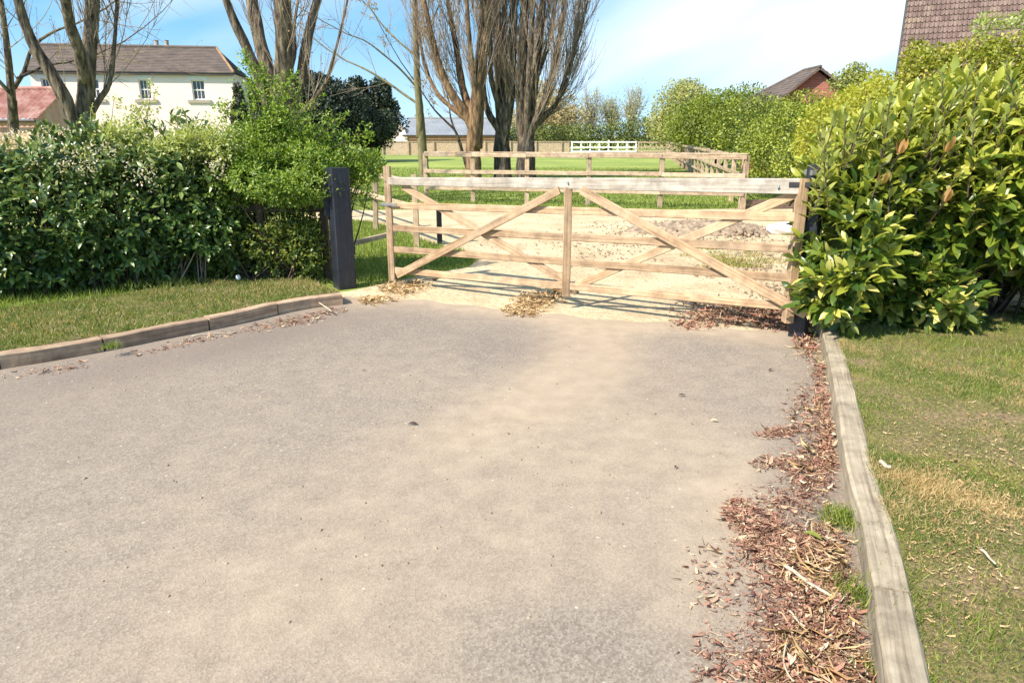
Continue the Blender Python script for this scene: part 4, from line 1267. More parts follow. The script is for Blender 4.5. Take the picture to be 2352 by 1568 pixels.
stem_tree('poplar_tree', 'bare poplar with five spread stems growing up behind the hawthorn bush', 'tree',
          [(645, 470, 66), (645, 340, 60), (645, 285, 52), (648, 235, 20)],
          [[(622, 270, 26), (598, 185, 24), (566, 110, 22), (536, 45, 20), (505, -40, 16)],
           [(630, 262, 34), (618, 180, 34), (596, 90, 30), (578, 0, 28), (566, -90, 22)],
           [(650, 275, 48), (652, 180, 44), (652, 90, 41), (648, 0, 39), (646, -90, 34)],
           [(665, 270, 26), (690, 190, 24), (704, 100, 22), (722, 25, 20), (748, -60, 14)],
           [(668, 290, 13), (712, 240, 12), (748, 190, 9), (772, 110, 6), (792, 30, 5)],
           [(650, 220, 10), (676, 130, 9), (676, 60, 7), (690, -30, 6)]],
          18.0, M['bark'], M['twig'], n1=12, n2=8, r1=0.015, spread=0.5, buds=1400, group='bare poplars in the paddock')
stem_tree('slim_tree', 'single slim greenish trunk with thin bare side branches left of the poplar clump', 'tree',
          [(976, 412, 24), (970, 340, 22), (964, 260, 19)],
          [[(964, 262, 18), (959, 190, 16), (956, 100, 14), (953, 10, 12), (950, -90, 9)],
           [(962, 240, 6), (925, 215, 5.5), (890, 190, 5), (840, 160, 4), (795, 140, 3)],
           [(960, 205, 5), (920, 160, 4.5), (880, 125, 4), (840, 95, 3), (800, 80, 2.5)],
           [(957, 130, 5), (915, 95, 4), (880, 60, 3.5), (850, 20, 3), (820, -10, 2)],
           [(956, 100, 5), (985, 60, 4), (1005, 20, 3), (1015, -30, 2)]],
          31.0, M['bark_green'], M['twig'], n1=8, n2=6, r1=0.016, up=0.15, spread=0.7, L1=(1.0, 2.4), buds=300)
pop = 'bare poplars in the paddock'
stem_tree('poplar_tree', 'poplar with an orange brown trunk, left of the three in the clump', 'tree',
          [(1088, 408, 38), (1086, 340, 34), (1089, 290, 28), (1092, 250, 8)],
          [[(1084, 285, 26), (1050, 235, 20), (1018, 175, 16), (996, 100, 12), (978, 20, 10), (965, -60, 7)],
           [(1084, 275, 22), (1062, 200, 18), (1050, 120, 14), (1035, 40, 12), (1020, -60, 9)],
           [(1092, 285, 36), (1098, 200, 32), (1108, 110, 28), (1118, 10, 24), (1122, -80, 20)],
           [(1085, 290, 14), (1040, 250, 11), (1005, 215, 9), (975, 150, 7), (962, 70, 5)],
           [(1095, 260, 16), (1088, 180, 14), (1078, 90, 11), (1070, -20, 9)]],
          29.0, M['bark_orange'], M['twig'], n1=28, n2=10, r1=0.018, up=0.75, spread=0.38, buds=2500, bud_size=0.06, group=pop)
stem_tree('poplar_tree', 'poplar with a nearly black trunk, middle of the three in the clump', 'tree',
          [(1155, 408, 40), (1153, 350, 38), (1152, 305, 30), (1154, 260, 8)],
          [[(1148, 305, 18), (1122, 260, 14), (1110, 200, 12), (1112, 100, 10), (1110, -40, 8)],
           [(1152, 300, 26), (1148, 220, 24), (1146, 120, 22), (1140, 20, 20), (1136, -80, 16)],
           [(1160, 300, 24), (1172, 220, 22), (1176, 120, 20), (1180, 10, 18), (1182, -90, 14)],
           [(1156, 280, 16), (1162, 190, 14), (1158, 90, 12), (1160, -50, 10)],
           [(1150, 260, 14), (1128, 180, 12), (1125, 80, 10), (1095, -30, 8)]],
          29.6, M['bark_dark'], M['twig'], limb_bark=M['bark'], n1=32, n2=10, r1=0.020, up=0.8, spread=0.36, buds=2500, bud_size=0.06, group=pop)
stem_tree('poplar_tree', 'poplar with broad dark trunk and wide fan of twigs, rightmost of the clump', 'tree',
          [(1208, 410, 46), (1208, 350, 44), (1210, 310, 36), (1212, 260, 8)],
          [[(1200, 305, 26), (1196, 220, 24), (1200, 120, 22), (1205, 10, 20), (1204, -90, 16)],
           [(1212, 300, 26), (1224, 210, 22), (1236, 120, 18), (1246, 20, 16), (1250, -90, 12)],
           [(1218, 300, 22), (1244, 250, 17), (1266, 180, 14), (1284, 90, 12), (1300, -20, 10)],
           [(1222, 300, 16), (1262, 258, 12), (1290, 215, 10), (1312, 150, 8), (1326, 60, 6), (1336, -40, 5)],
           [(1210, 280, 16), (1214, 190, 14), (1220, 90, 12), (1226, -50, 10)],
           [(1224, 290, 12), (1275, 240, 9), (1300, 170, 7), (1325, 100, 5), (1345, 20, 4)],
           [(1206, 270, 14), (1232, 180, 12), (1262, 90, 10), (1280, -30, 8)]],
          29.3, M['bark_dark'], M['twig'], limb_bark=M['bark'], n1=32, n2=10, r1=0.020, up=0.75, spread=0.38, buds=3000, bud_size=0.06, group=pop)
stem_tree('young_tree', 'thin leaning dark sapling between the slim trunk and the orange poplar', 'tree',
          [(1078, 408, 9), (1068, 370, 8), (1055, 325, 7)],
          [[(1055, 326, 7), (1045, 300, 6), (1025, 280, 5), (1000, 255, 4), (985, 235, 3)],
           [(1045, 300, 5), (1035, 270, 4), (1030, 230, 3), (1020, 195, 2.5)]],
          33.0, M['bark_dark'], M['twig'], n1=10, n2=5, up=0.2, spread=0.8, r1=0.012, L1=(0.6, 1.3), buds=1600, bud_size=0.11, budmat='far_brown')

# ---------------- leafy crowns
def crown_tree(name, label, cat, lobes_px, mat, n, leaf, foot_px=None, bark='bark', shell=(0.55, 1.05), amp=0.16, freq=0.8, twiglen=0.0, ntw=0, group=None, zmin=0.05, trunk=True, parts=None, stem_r=0.1):
    """lobes_px: (px, py, Y, rx px, ry px) in picture units at distance Y"""
    lobes = []
    for (px, py, Y, rx, ry) in lobes_px:
        c = P(px, py, Y); dep = c.y * cp - (c.z - CAM_H) * sp_
        lobes.append((c.x, c.y, c.z, rx * dep / F, min(rx * dep / F, max(1.0, rx * dep / F)), ry * dep / F))
    ls = np.array(lobes)
    fx = ls[:, 0].mean() if foot_px is None else P(foot_px, 300, ls[:, 1].mean()).x
    foot = Vector((fx, ls[:, 1].mean(), 0))
    t = thing(name, foot, label, cat, group)
    p, nn = lobe_points(lobes, n, shell, amp, freq, zmin)
    d = norm(nn * 0.5 + rng.normal(size=p.shape) * 0.7 + np.array([0, 0, 0.15]))
    R = frames(d, norm(nn + np.array([0, 0, 0.6]) + rng.normal(size=p.shape) * 0.5))
    # clumps share a tone
    cl = 0.5 + 0.5 * np.sin(p[:, 0] * 2.3 / max(leaf * 8, 0.3) + 1) * np.sin(p[:, 1] * 1.9 / max(leaf * 8, 0.3)) * np.sin(p[:, 2] * 2.9 / max(leaf * 8, 0.3) + 2)
    rnd = np.clip(0.55 * cl + 0.45 * rng.uniform(0, 1, n) - 0.02, 0.001, 0.985)
    v, f, r = instances(DT, DF, p, R, leaf * rng.uniform(0.6, 1.35, n), rnd)
    mesh_obj('crown', v, f, M[mat], parent=t, rnd=r, kind='stuff')
    lines = []
    top = ls[:, 2].max()
    for k in range(6 + ntw):
        j = rng.integers(len(ls))
        tgt = ls[j, :3] + rand_unit(1)[0] * ls[j, 3:6] * 0.75
        a = np.array([foot.x, foot.y, 0.0]) + np.array([rng.normal() * 0.1, rng.normal() * 0.1, 0])
        midp = a * 0.5 + tgt * 0.5 + np.array([0, 0, 0.2]) + rng.normal(size=3) * 0.1
        s = np.linspace(0, 1, 7)[:, None]
        pts = (1 - s) ** 2 * a + 2 * s * (1 - s) * midp + s ** 2 * tgt
        lines.append((pts, np.linspace(stem_r, stem_r * 0.15, 7)))
    v, f = tubes(lines, 6)
    mesh_obj('trunk', v, f, M[bark], parent=t)
    return t

crown_tree('evergreen_tree', 'broad dark evergreen tree behind the hawthorn bush, right of the farmhouse', 'tree', [(620, 285, 52, 62, 88), (700, 275, 50, 100, 92), (770, 262, 49, 75, 72), (590, 270, 50, 34, 74), (740, 225, 50, 60, 50), (680, 220, 50, 50, 50)], 'evergreen', 50000, 0.19, amp=0.28, freq=1.2, shell=(0.5, 1.03), stem_r=0.25)
crown_tree('evergreen_tree', 'dark evergreen tree with notched top beside the pale barn gable', 'tree', [(822, 222, 52, 22, 46), (852, 238, 52, 22, 40), (878, 222, 52, 24, 44), (895, 262, 52, 22, 40), (800, 262, 52, 40, 55), (850, 290, 51, 70, 42)], 'evergreen', 26000, 0.18, amp=0.3, freq=1.4, shell=(0.5, 1.03), stem_r=0.25)
crown_tree('evergreen_bush', 'narrow dark evergreen at the right corner of the farmhouse', 'bush', [(550, 245, 39, 13, 50), (552, 280, 38, 18, 50)], 'evergreen', 5000, 0.14, stem_r=0.1)

crown_tree('bare_thicket', 'brownish thicket of leafless shrubs right of the poplar clump', 'thicket', [(1275, 265, 92, 50, 62), (1245, 235, 95, 42, 50), (1310, 285, 91, 38, 40), (1210, 285, 90, 50, 35)], 'far_brown', 12000, 0.28, shell=(0.3, 1.05), ntw=40, bark='twig', stem_r=0.12)
for lab, px, w, top, g_ in (('tall pale grey bare tree behind the low hedge, nearest the poplars', 1355, 48, 190, 0), ('pale bare tree with a rounded crown behind the low hedge, next to the green trees', 1450, 44, 188, 0), ('thin bare tree between the two larger pale trees behind the low hedge', 1402, 28, 215, 0)):
    base = P(px, 330, 96); base = Vector((base.x, base.y, 0))
    t = thing('bare_tree', base, lab, 'tree', 'pale bare trees behind the low hedge')
    H_ = P(px, top, 96).z; W_ = w * 96 / F
    lines, tips = [], []
    for k in range(42):
        a = rng.uniform(0, 2 * math.pi); sp0 = rng.uniform(0.1, 1)
        o0 = np.array([base.x, base.y, H_ * rng.uniform(0.15, 0.45)])
        tgt = np.array([base.x + math.cos(a) * W_ * sp0, base.y + math.sin(a) * W_ * sp0 * 0.6, H_ * rng.uniform(0.7, 1.0) * (1 - 0.25 * sp0 ** 2)])
        p1, r1_ = grow(o0, tgt - o0, np.linalg.norm(tgt - o0), 0.06, up=0.1)
        lines.append((p1, r1_))
        for _k in range(8):
            ii = rng.integers(1, len(p1) - 1)
            p2, r2_ = grow(p1[ii], (p1[ii + 1] - p1[ii]) + rng.normal(size=3) * 0.5, rng.uniform(0.6, 2.0), 0.03, up=0.3, m=4)
            lines.append((p2, r2_)); tips.append(p2[1:])
    v, f = tubes(lines, 4); mesh_obj('twigs', v, f, M['twig_grey'], parent=t, kind='stuff')
    m = MB(); m.tube([base, base + Vector((0.1, 0, H_ * 0.35)), base + Vector((0.0, 0, H_ * 0.7))], [0.22, 0.16, 0.08], 8); m.build('trunk', M['bark'], t, smooth=True)
    tp_ = np.concatenate(tips); sel = rng.choice(len(tp_), 1100); q_ = tp_[sel] + rng.normal(size=(1100, 3)) * 0.3
    v, f, r = instances(DT, DF, q_, frames(rand_unit(1100), rand_unit(1100)), np.full(1100, 0.20), rng.uniform(0, 0.98, 1100))
    mesh_obj('young_leaves', v, f, M['pale_leaf'], parent=t, rnd=r, kind='stuff')

crown_tree('low_hedge', 'low green hedge behind the far white and tan rails', 'hedge', [(1180, 314, 82, 60, 20), (1260, 310, 82, 45, 26), (1330, 310, 82, 55, 26), (1410, 308, 82, 50, 28), (1480, 304, 82, 50, 34), (1550, 305, 82, 50, 36)], 'hedge_dull', 16000, 0.22, shell=(0.3, 1.05), stem_r=0.06)
crown_tree('green_tree', 'pale topped spring green tree, farthest left of the hedgerow trees', 'tree', [(1565, 255, 70, 68, 66), (1580, 222, 71, 40, 38), (1550, 295, 69, 62, 45)], 'far_leaf', 14000, 0.21, shell=(0.4, 1.06), group='trees of the hedgerow')
crown_tree('green_tree', 'rounded yellow green tree beside the receding rail fence, left of the brick gable', 'tree', [(1650, 262, 42, 75, 52), (1610, 295, 41, 85, 58), (1710, 265, 40, 75, 60)], 'hedge_green', 20000, 0.14, shell=(0.4, 1.06), group='trees of the hedgerow')
crown_tree('hedgerow_shrub', 'bright green shrub below the dark roof of the brick house', 'shrub', [(1780, 290, 30, 85, 66), (1715, 300, 28, 85, 78), (1860, 290, 30, 70, 50)], 'hedge_green', 22000, 0.09, shell=(0.45, 1.06), group='trees of the hedgerow')
crown_tree('hedgerow_shrub', 'dense green shrub at the fence corner, darker at its foot', 'shrub', [(1790, 350, 20, 90, 75), (1850, 300, 20, 80, 85), (1870, 370, 18, 90, 80)], 'hedge_green', 24000, 0.068, shell=(0.45, 1.05), group='trees of the hedgerow')
crown_tree('hedgerow_shrub', 'yellow green shrub between the brick gable and the laurel', 'shrub', [(1970, 290, 15, 90, 80), (2020, 262, 14, 85, 80), (1900, 330, 15, 75, 90), (1995, 235, 16, 62, 48)], 'yellow_leaf', 24000, 0.06, shell=(0.5, 1.06), group='trees of the hedgerow')
crown_tree('pale_tree', 'airy pale tree top showing just right of the brick gable', 'tree', [(1965, 170, 24, 28, 24), (2010, 185, 24, 26, 22), (1940, 190, 24, 30, 26)], 'far_leaf', 1500, 0.10, shell=(0.2, 1.15), stem_r=0.04, ntw=16, bark='twig')
crown_tree('yellow_bush', 'tall yellow green bush growing in front of the ribbed tile roof', 'bush', [(2140, 190, 9.5, 72, 85), (2230, 170, 9.2, 80, 75), (2320, 165, 9.0, 80, 75), (2105, 140, 9.8, 30, 50), (2420, 180, 9.0, 90, 80), (2200, 270, 8.6, 140, 90)], 'yellow_leaf', 26000, 0.045, shell=(0.55, 1.05), amp=0.22, freq=1.4, stem_r=0.03, ntw=24, bark='twig')
crown_tree('yellow_sprig', 'wispy pale sprig sticking up from the bush against the brown tiles', 'sprig', [(2265, 62, 9.2, 26, 26), (2330, 50, 9.2, 30, 16)], 'pale_leaf', 500, 0.045, shell=(0.2, 1.2), stem_r=0.008, bark='twig')

# ---------------- left laurel hedge
def hedge_lobes(pts, ry, rz, zc, rx=0.6):
    return [(x, y, zc_, rx, ry, rz_) for (x, y, zc_, rz_) in pts]
hl = thing('laurel_hedge', G(250, 670), 'clipped dark glossy laurel hedge behind the left verge', 'hedge')
lob = []
for px, py, top in ((-260, 715, 330), (-100, 705, 325), (20, 695, 355), (140, 688, 318), (250, 680, 298), (350, 672, 322), (440, 665, 310), (495, 660, 350)):
    g0 = G(px, py); Yc = g0.y + 0.55
    zt_ = P(px, top, Yc).z
    lob.append((P(px, 500, Yc).x, Yc, zt_ * 0.5 + 0.03, 0.50, 0.55, zt_ * 0.5))
p, nn = lobe_points(lob, 4100, (0.62, 1.10), 0.24, 3.0, 0.06)
pos, R, S, cen = shoots(p, nn, per=6, length=0.15, leaf=0.105, lift=0.25, spread=0.9)
keep = (pos[:, 2] > 0.08)
pos, R, S, cen = pos[keep], R[keep], S[keep], cen[keep]
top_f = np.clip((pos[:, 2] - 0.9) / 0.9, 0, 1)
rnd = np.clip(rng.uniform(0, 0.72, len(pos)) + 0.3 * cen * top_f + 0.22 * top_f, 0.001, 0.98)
inc = norm(pos - np.array([0, 0, CAM_H]))
facing = -(R[:, :, 2] * inc).sum(1)
score = view_score(pos) + 0.3 * facing
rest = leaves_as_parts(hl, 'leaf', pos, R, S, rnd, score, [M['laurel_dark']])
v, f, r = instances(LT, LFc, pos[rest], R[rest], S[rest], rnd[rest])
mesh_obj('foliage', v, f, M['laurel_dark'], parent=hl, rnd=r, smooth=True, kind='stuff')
lines = []
for k in range(140):
    l = lob[rng.integers(len(lob))]
    a = np.array([l[0] + rng.uniform(-.4, .4), l[1] + rng.uniform(-.2, .3), 0.0])
    p1, r1_ = grow(a, [rng.normal() * 0.35, rng.normal() * 0.35, 1], rng.uniform(0.7, 1.5), 0.014, up=0.3)
    lines.append((p1, r1_))
v, f = tubes(lines, 5); mesh_obj('stems', v, f, M['dark_wood'], parent=hl, kind='stuff')
# pale flecks imitating glare highlights on the hedge's upper leaves
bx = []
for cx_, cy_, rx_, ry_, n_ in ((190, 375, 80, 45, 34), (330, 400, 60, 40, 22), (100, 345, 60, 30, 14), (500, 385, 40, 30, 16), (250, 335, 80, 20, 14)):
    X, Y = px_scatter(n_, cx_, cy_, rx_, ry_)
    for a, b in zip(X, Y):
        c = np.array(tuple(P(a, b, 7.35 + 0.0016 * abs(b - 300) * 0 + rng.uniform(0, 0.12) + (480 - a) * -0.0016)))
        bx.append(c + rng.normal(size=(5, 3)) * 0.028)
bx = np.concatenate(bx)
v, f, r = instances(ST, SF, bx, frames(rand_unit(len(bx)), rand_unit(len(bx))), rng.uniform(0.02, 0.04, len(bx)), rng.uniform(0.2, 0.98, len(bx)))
mesh_obj('blossom_and_glint', v, f, M['blossom_and_glint'], parent=hl, rnd=r, kind='stuff')

def small_bush(name, label, cat, lobes, mat, n, leaf, stems=60, shell=(0.5, 1.05), amp=0.2, freq=2.2, zmin=0.1, r0=0.012, parts=0, sharp=0.4, long_twigs=None, foot=None, per=6):
    ls = np.array(lobes)
    foot = Vector((ls[:, 0].mean(), ls[:, 1].mean(), 0)) if foot is None else foot
    t = thing(name, foot, label, cat)
    p, nn = lobe_points(lobes, n // per, shell, amp, freq, zmin)
    if long_twigs is not None:
        ex = []
        for a, b, k in long_twigs:
            a, b = np.array(a), np.array(b)
            s = rng.uniform(0, 1, k)[:, None]
            ex.append(a + (b - a) * s + rng.normal(size=(k, 3)) * (0.11 * (1 - s * 0.7)))
        ex = np.concatenate(ex); p = np.concatenate([p, ex]); nn = np.concatenate([nn, norm(rng.normal(size=ex.shape) + np.array([0, 0, 0.6]))])
    pos, R, S, cen = shoots(p, nn, per=per, length=leaf * 2.2, leaf=leaf, lift=0.3, spread=0.9)
    rnd = np.clip(rng.uniform(0, 0.8, len(pos)) * 0.8 + 0.25 * cen, 0.001, 0.98)
    v, f, r = instances(ST, SF, pos, R, S, rnd)
    mesh_obj('foliage', v, f, M[mat], parent=t, rnd=r, kind='stuff')
    lines = []
    for k in range(stems):
        l = ls[rng.integers(len(ls))]
        tgt = l[:3] + rand_unit(1)[0] * l[3:6] * 0.8
        a = np.array([foot.x * 0.6 + l[0] * 0.4 + rng.normal() * 0.15, l[1] + rng.normal() * 0.1, 0.0])
        s = np.linspace(0, 1, 7)[:, None]; mid = (a + tgt) / 2 + rng.normal(size=3) * 0.12
        pts = (1 - s) ** 2 * a + 2 * s * (1 - s) * mid + s ** 2 * tgt
        lines.append((pts, np.linspace(r0, r0 * 0.25, 7)))
    if long_twigs is not None:
        for a, b, k in long_twigs:
            lines.append((np.linspace(a, b, 5), np.linspace(0.008, 0.003, 5)))
    v, f = tubes(lines, 5)
    mesh_obj('stems', v, f, M['dark_wood'] if mat != 'pale_leaf' else M['twig'], parent=t, kind='stuff')
    return t
def LB(px, py, Y, rx, ry, dep=None):
    c = P(px, py, Y); k = (c.y * cp - (c.z - CAM_H) * sp_) / F
    return (c.x, c.y, c.z, rx * k, dep if dep else rx * k, ry * k)
tw = []
for x0_, y0_, x1_, y1_, k in ((600, 260, 560, 120, 26), (620, 270, 600, 150, 20), (660, 270, 678, 175, 14), (690, 300, 738, 215, 8), (640, 280, 640, 180, 24), (720, 320, 790, 262, 10), (740, 350, 850, 300, 26), (560, 320, 505, 240, 20), (580, 300, 575, 190, 22), (760, 380, 865, 345, 24), (800, 420, 880, 380, 22), (780, 440, 860, 450, 14), (700, 310, 760, 275, 12)):
    tw.append((tuple(P(x0_, y0_, 8.3)), tuple(P(x1_, y1_, 8.4)), k))
small_bush('hawthorn_bush', 'bright green hawthorn bush overhanging the black gate post', 'bush',
           [LB(640, 335, 8.5, 80, 70), LB(715, 375, 8.4, 88, 58), LB(590, 405, 8.2, 95, 72), LB(690, 430, 8.1, 88, 50), LB(785, 375, 8.6, 60, 40), LB(550, 360, 8.6, 70, 50), LB(840, 385, 8.9, 46, 34), LB(630, 275, 8.6, 34, 40), LB(520, 430, 8.3, 70, 60)],
           'hawthorn', 56000, 0.040, stems=70, shell=(0.5, 1.1), amp=0.42, freq=4.2, long_twigs=[(a, b, int(k * 3.2)) for a, b, k in tw])
small_bush('privet_shrub', 'thin open yellow green shrub at the foot of the rail under the hawthorn', 'shrub',
           [LB(520, 550, 8.2, 60, 90, 0.3), LB(620, 555, 8.2, 75, 90, 0.3), LB(705, 555, 8.15, 50, 90, 0.3)],
           'privet', 11000, 0.05, stems=46, shell=(0.3, 1.05), amp=0.2, r0=0.011, zmin=0.06)
tw = [(tuple(P(a, b, 8.6)), tuple(P(c, d, 8.8)), k) for a, b, c, d, k in ((250, 330, 262, 225, 22), (280, 330, 330, 240, 24), (330, 340, 350, 170, 22), (390, 350, 420, 250, 20), (430, 350, 480, 270, 20), (470, 350, 530, 230, 24), (200, 330, 210, 250, 14), (350, 330, 310, 240, 20), (500, 350, 540, 290, 18), (300, 320, 345, 215, 18))]
small_bush('whippy_shrub', 'pale leaved whippy shrub rising above the laurel hedge in front of the farmhouse', 'shrub',
           [LB(180, 335, 8.0, 40, 18), LB(280, 318, 8.0, 60, 38), LB(370, 345, 8.0, 50, 24), LB(440, 330, 8.0, 50, 40), LB(510, 335, 8.0, 45, 45), LB(90, 350, 8.0, 40, 18)], 'pale_leaf', 9000, 0.044, stems=40, shell=(0.3, 1.1), amp=0.3, freq=3, long_twigs=tw, r0=0.008)
small_bush('blossom_shrub', 'pinkish white blossoming shrub in front of the red outbuilding wall', 'shrub',
           [LB(30, 345, 9.5, 55, 34), LB(110, 335, 9.5, 60, 34), LB(-60, 335, 9.5, 60, 38), LB(180, 330, 9.4, 40, 22)], 'blossom_and_glint', 9000, 0.045, stems=40, shell=(0.3, 1.1), amp=0.3, freq=3, r0=0.008)

# ---------------- right laurel
lr = thing('laurel_bush', G(2080, 760), 'large glossy yellow green laurel bush beside the right end of the gate', 'bush')
lob = [LB(1945, 560, 5.6, 86, 165, 0.42), LB(1928, 650, 5.5, 74, 78, 0.32), LB(1975, 450, 5.8, 62, 80, 0.32), LB(2010, 400, 6.0, 110, 120, 0.5), LB(2010, 430, 6.3, 130, 170, 0.7), LB(2150, 420, 6.2, 180, 190, 0.8), LB(2320, 400, 6.0, 190, 200, 0.85), LB(2480, 420, 5.9, 180, 230, 0.9),
       LB(2030, 620, 6.1, 140, 140, 0.55), LB(2110, 665, 5.95, 110, 100, 0.5), LB(1920, 650, 6.3, 72, 95, 0.4), LB(2440, 740, 5.9, 60, 60, 0.4), LB(2250, 540, 6.6, 200, 130, 0.5)]
p, nn = lobe_points(lob, 2300, (0.70, 1.06), 0.16, 2.4, 0.08)
pos, R, S, cen = shoots(p, nn, per=7, length=0.21, leaf=0.158, lift=0.45, spread=0.95)
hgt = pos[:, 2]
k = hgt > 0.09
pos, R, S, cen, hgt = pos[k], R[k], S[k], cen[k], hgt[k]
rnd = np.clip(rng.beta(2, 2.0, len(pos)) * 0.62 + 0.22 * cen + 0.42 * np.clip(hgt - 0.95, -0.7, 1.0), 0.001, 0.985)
inc = norm(pos - np.array([0, 0, CAM_H])); facing = -(R[:, :, 2] * inc).sum(1)
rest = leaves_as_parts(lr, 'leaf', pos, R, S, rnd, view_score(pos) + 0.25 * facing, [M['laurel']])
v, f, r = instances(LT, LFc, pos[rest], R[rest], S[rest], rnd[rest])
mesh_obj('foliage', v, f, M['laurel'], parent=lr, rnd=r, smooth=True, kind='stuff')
# long pale shoots along the top
tips = []
extra = [(int(rng.uniform(1880, 2400)), 0) for _ in range(70)]
extra = [(a, int(rng.uniform(max(165, 330 - (a - 1880) * 0.35), 430))) for a, _ in extra]
for px, py in tuple(extra) + ((1885, 300), (1905, 285), (1930, 270), (1950, 250), (1975, 240), (1990, 285), (2010, 225), (2040, 250), (2060, 210), (2090, 240), (2110, 195), (2150, 170), (2170, 230), (2200, 210), (2230, 165), (2260, 190), (2285, 220), (2310, 150), (2340, 180), (2180, 280), (2100, 300), (2040, 320), (2250, 270), (2330, 260), (1960, 310), (1880, 380), (1900, 345), (2380, 150), (2420, 170)):
    tips.append(np.array(tuple(P(px, py, rng.uniform(5.35, 5.9)))))
lines, PP, RR_, SS, RN = [], [], [], [], []
for tpp in tips:
    lean = np.array([rng.normal() * 0.25 - 0.05, rng.normal() * 0.25 - 0.2, 1.0])
    L = rng.uniform(0.35, 0.6)
    base = tpp - norm(lean[None])[0] * L
    p1, r1_ = grow(base, lean, L, 0.007, up=0.1, wig=0.1)
    lines.append((p1, r1_))
    nl = 13
    for k in range(nl):
        u = (k + 0.5) / nl * (len(p1) - 1); i = int(u); fr = u - i
        o = p1[i] * (1 - fr) + p1[min(i + 1, len(p1) - 1)] * fr
        tn = norm((p1[min(i + 1, len(p1) - 1)] - p1[i])[None])[0]
        sd = norm(np.cross(tn, np.array([math.sin(k * 2.4), math.cos(k * 2.4), 0.1]))[None])[0]
        t_ = k / nl
        dd = norm((sd * (0.9 - 0.5 * t_) + tn * (0.35 + 0.9 * t_))[None])[0]
        PP.append(o); RR_.append(frames(dd[None], norm((tn + rng.normal(size=3) * 0.2)[None]))[0]); SS.append(rng.uniform(0.10, 0.14) * (1 - 0.25 * t_)); RN.append(rng.uniform(0.05, 0.95))
v, f, r = instances(LT, LFc, np.array(PP), np.array(RR_), np.array(SS), np.array(RN))
mesh_obj('young_shoots', v, f, M['laurel_young'], parent=lr, rnd=r, smooth=True, kind='stuff')
for px, py in ((2065, 355), (2172, 350), (2025, 425), (2170, 465), (2320, 410), (2345, 320)):
    c = np.array(tuple(P(px, py, 5.4)))
    n_ = 4
    ang = np.arange(n_) * 2.4
    dd = norm(np.stack([np.cos(ang) * 0.35, np.sin(ang) * 0.35 - 0.25, np.full(n_, 1.0)], -1))
    Rn = frames(dd, norm(np.stack([np.cos(ang), np.sin(ang), np.full(n_, 0.2)], -1)))
    v, f, r = instances(LT, LFc, np.repeat(c[None], n_, 0), Rn, rng.uniform(0.08, 0.13, n_), rng.uniform(0.1, 0.9, n_))
    mesh_obj('bronze_shoot', v, f, M['laurel_bronze'], parent=lr, rnd=r, smooth=True)
    lines.append((np.array([c, c - np.array([0, -0.25, 0.28]), c - np.array([0.02, -0.5, 0.5])]), np.array([0.006, 0.008, 0.01])))
for k in range(120):
    l = lob[rng.integers(len(lob))]
    l = lob[rng.integers(5, len(lob))]
    a = np.array([l[0] + rng.uniform(-.1, .4), l[1] + rng.uniform(0, .3), 0.0])
    p1, r1_ = grow(a, [rng.normal() * 0.35, rng.normal() * 0.3, 1], rng.uniform(0.8, 1.9), 0.016, up=0.3)
    lines.append((p1, r1_))
v, f = tubes(lines, 5); mesh_obj('stems', v, f, M['dark_wood'], parent=lr, kind='stuff')

# ------------------------------------------------------------------ grass
BT = np.array([(-0.5, 0, 0), (0.5, 0, 0), (0.32, 0.55, 0.10), (-0.32, 0.55, 0.10), (0.0, 1.0, 0.34)])
def blades(name, pts, hgt, wid, mat, rnd, lean=0.5, label=None):
    n = len(pts)
    d = norm(np.stack([rng.normal(size=n) * lean, rng.normal(size=n) * lean, np.ones(n)], -1))
    yaw = rng.uniform(0, 2 * np.pi, n)
    R = frames(d, np.stack([np.cos(yaw), np.sin(yaw), np.zeros(n)], -1))
    S = np.stack([wid * rng.uniform(0.6, 1.3, n), hgt, hgt], -1)
    v = np.einsum('nij,nkj->nki', R, BT[None] * S[:, None, :]) + pts[:, None, :]
    b = (np.arange(n) * 5)[:, None]
    f = np.concatenate([b + np.array([[0, 1, 2]]), b + np.array([[0, 2, 3]]), b + np.array([[3, 2, 4]])], 0)
    o = mesh_obj(name, v.reshape(-1, 3), f, M[mat], origin=(0, 0, 0), rnd=np.repeat(rnd, 5), kind='stuff')
    tag(o, label, 'grass')
    return o
def fbm(x, y, s, seed=0):
    out = 0
    for k, (a, w) in enumerate(((1, 1.0), (2.1, 0.6), (4.3, 0.35))):
        out = out + w * (np.sin(x * s * a + 1.7 * k + seed) * np.cos(y * s * a * 1.1 - 2.1 * k + seed * 1.3) + np.sin((x + y) * s * a * 0.7 + seed * 2.1 + k))
    return out / 3
def between(line_a, line_b, n, power=1.0, m=None):
    """random points between two matching lines"""
    A = np.array([tuple(p) for p in line_a]); B = np.array([tuple(p) for p in line_b])
    la = np.linalg.norm(np.diff(A, axis=0), axis=1); pr = la / la.sum()
    i = rng.choice(len(la), n, p=pr); t = rng.uniform(0, 1, n)[:, None]
    a = A[i] * (1 - t) + A[i + 1] * t; b = B[i] * (1 - t) + B[i + 1] * t
    s = (rng.uniform(0, 1, n) ** power)
    return a * (1 - s[:, None]) + b * s[:, None], s
# left verge
pts, s = between(LKb, LF, 42000, 1.1)
pts[:, 2] = 0.105 - 0.075 * s ** 0.8 - 0.005
g = fbm(pts[:, 0], pts[:, 1], 2.3)
blades('verge_grass', pts, rng.uniform(0.02, 0.055, len(pts)) * (1 + 0.4 * g), 0.006, 'grass', np.clip(0.38 - 0.28 * g + rng.normal(size=len(pts)) * 0.2 + 0.1 * (s < 0.15), 0.01, 0.97), 0.6, 'short mossy grass on the left verge between the kerb and the hedge')
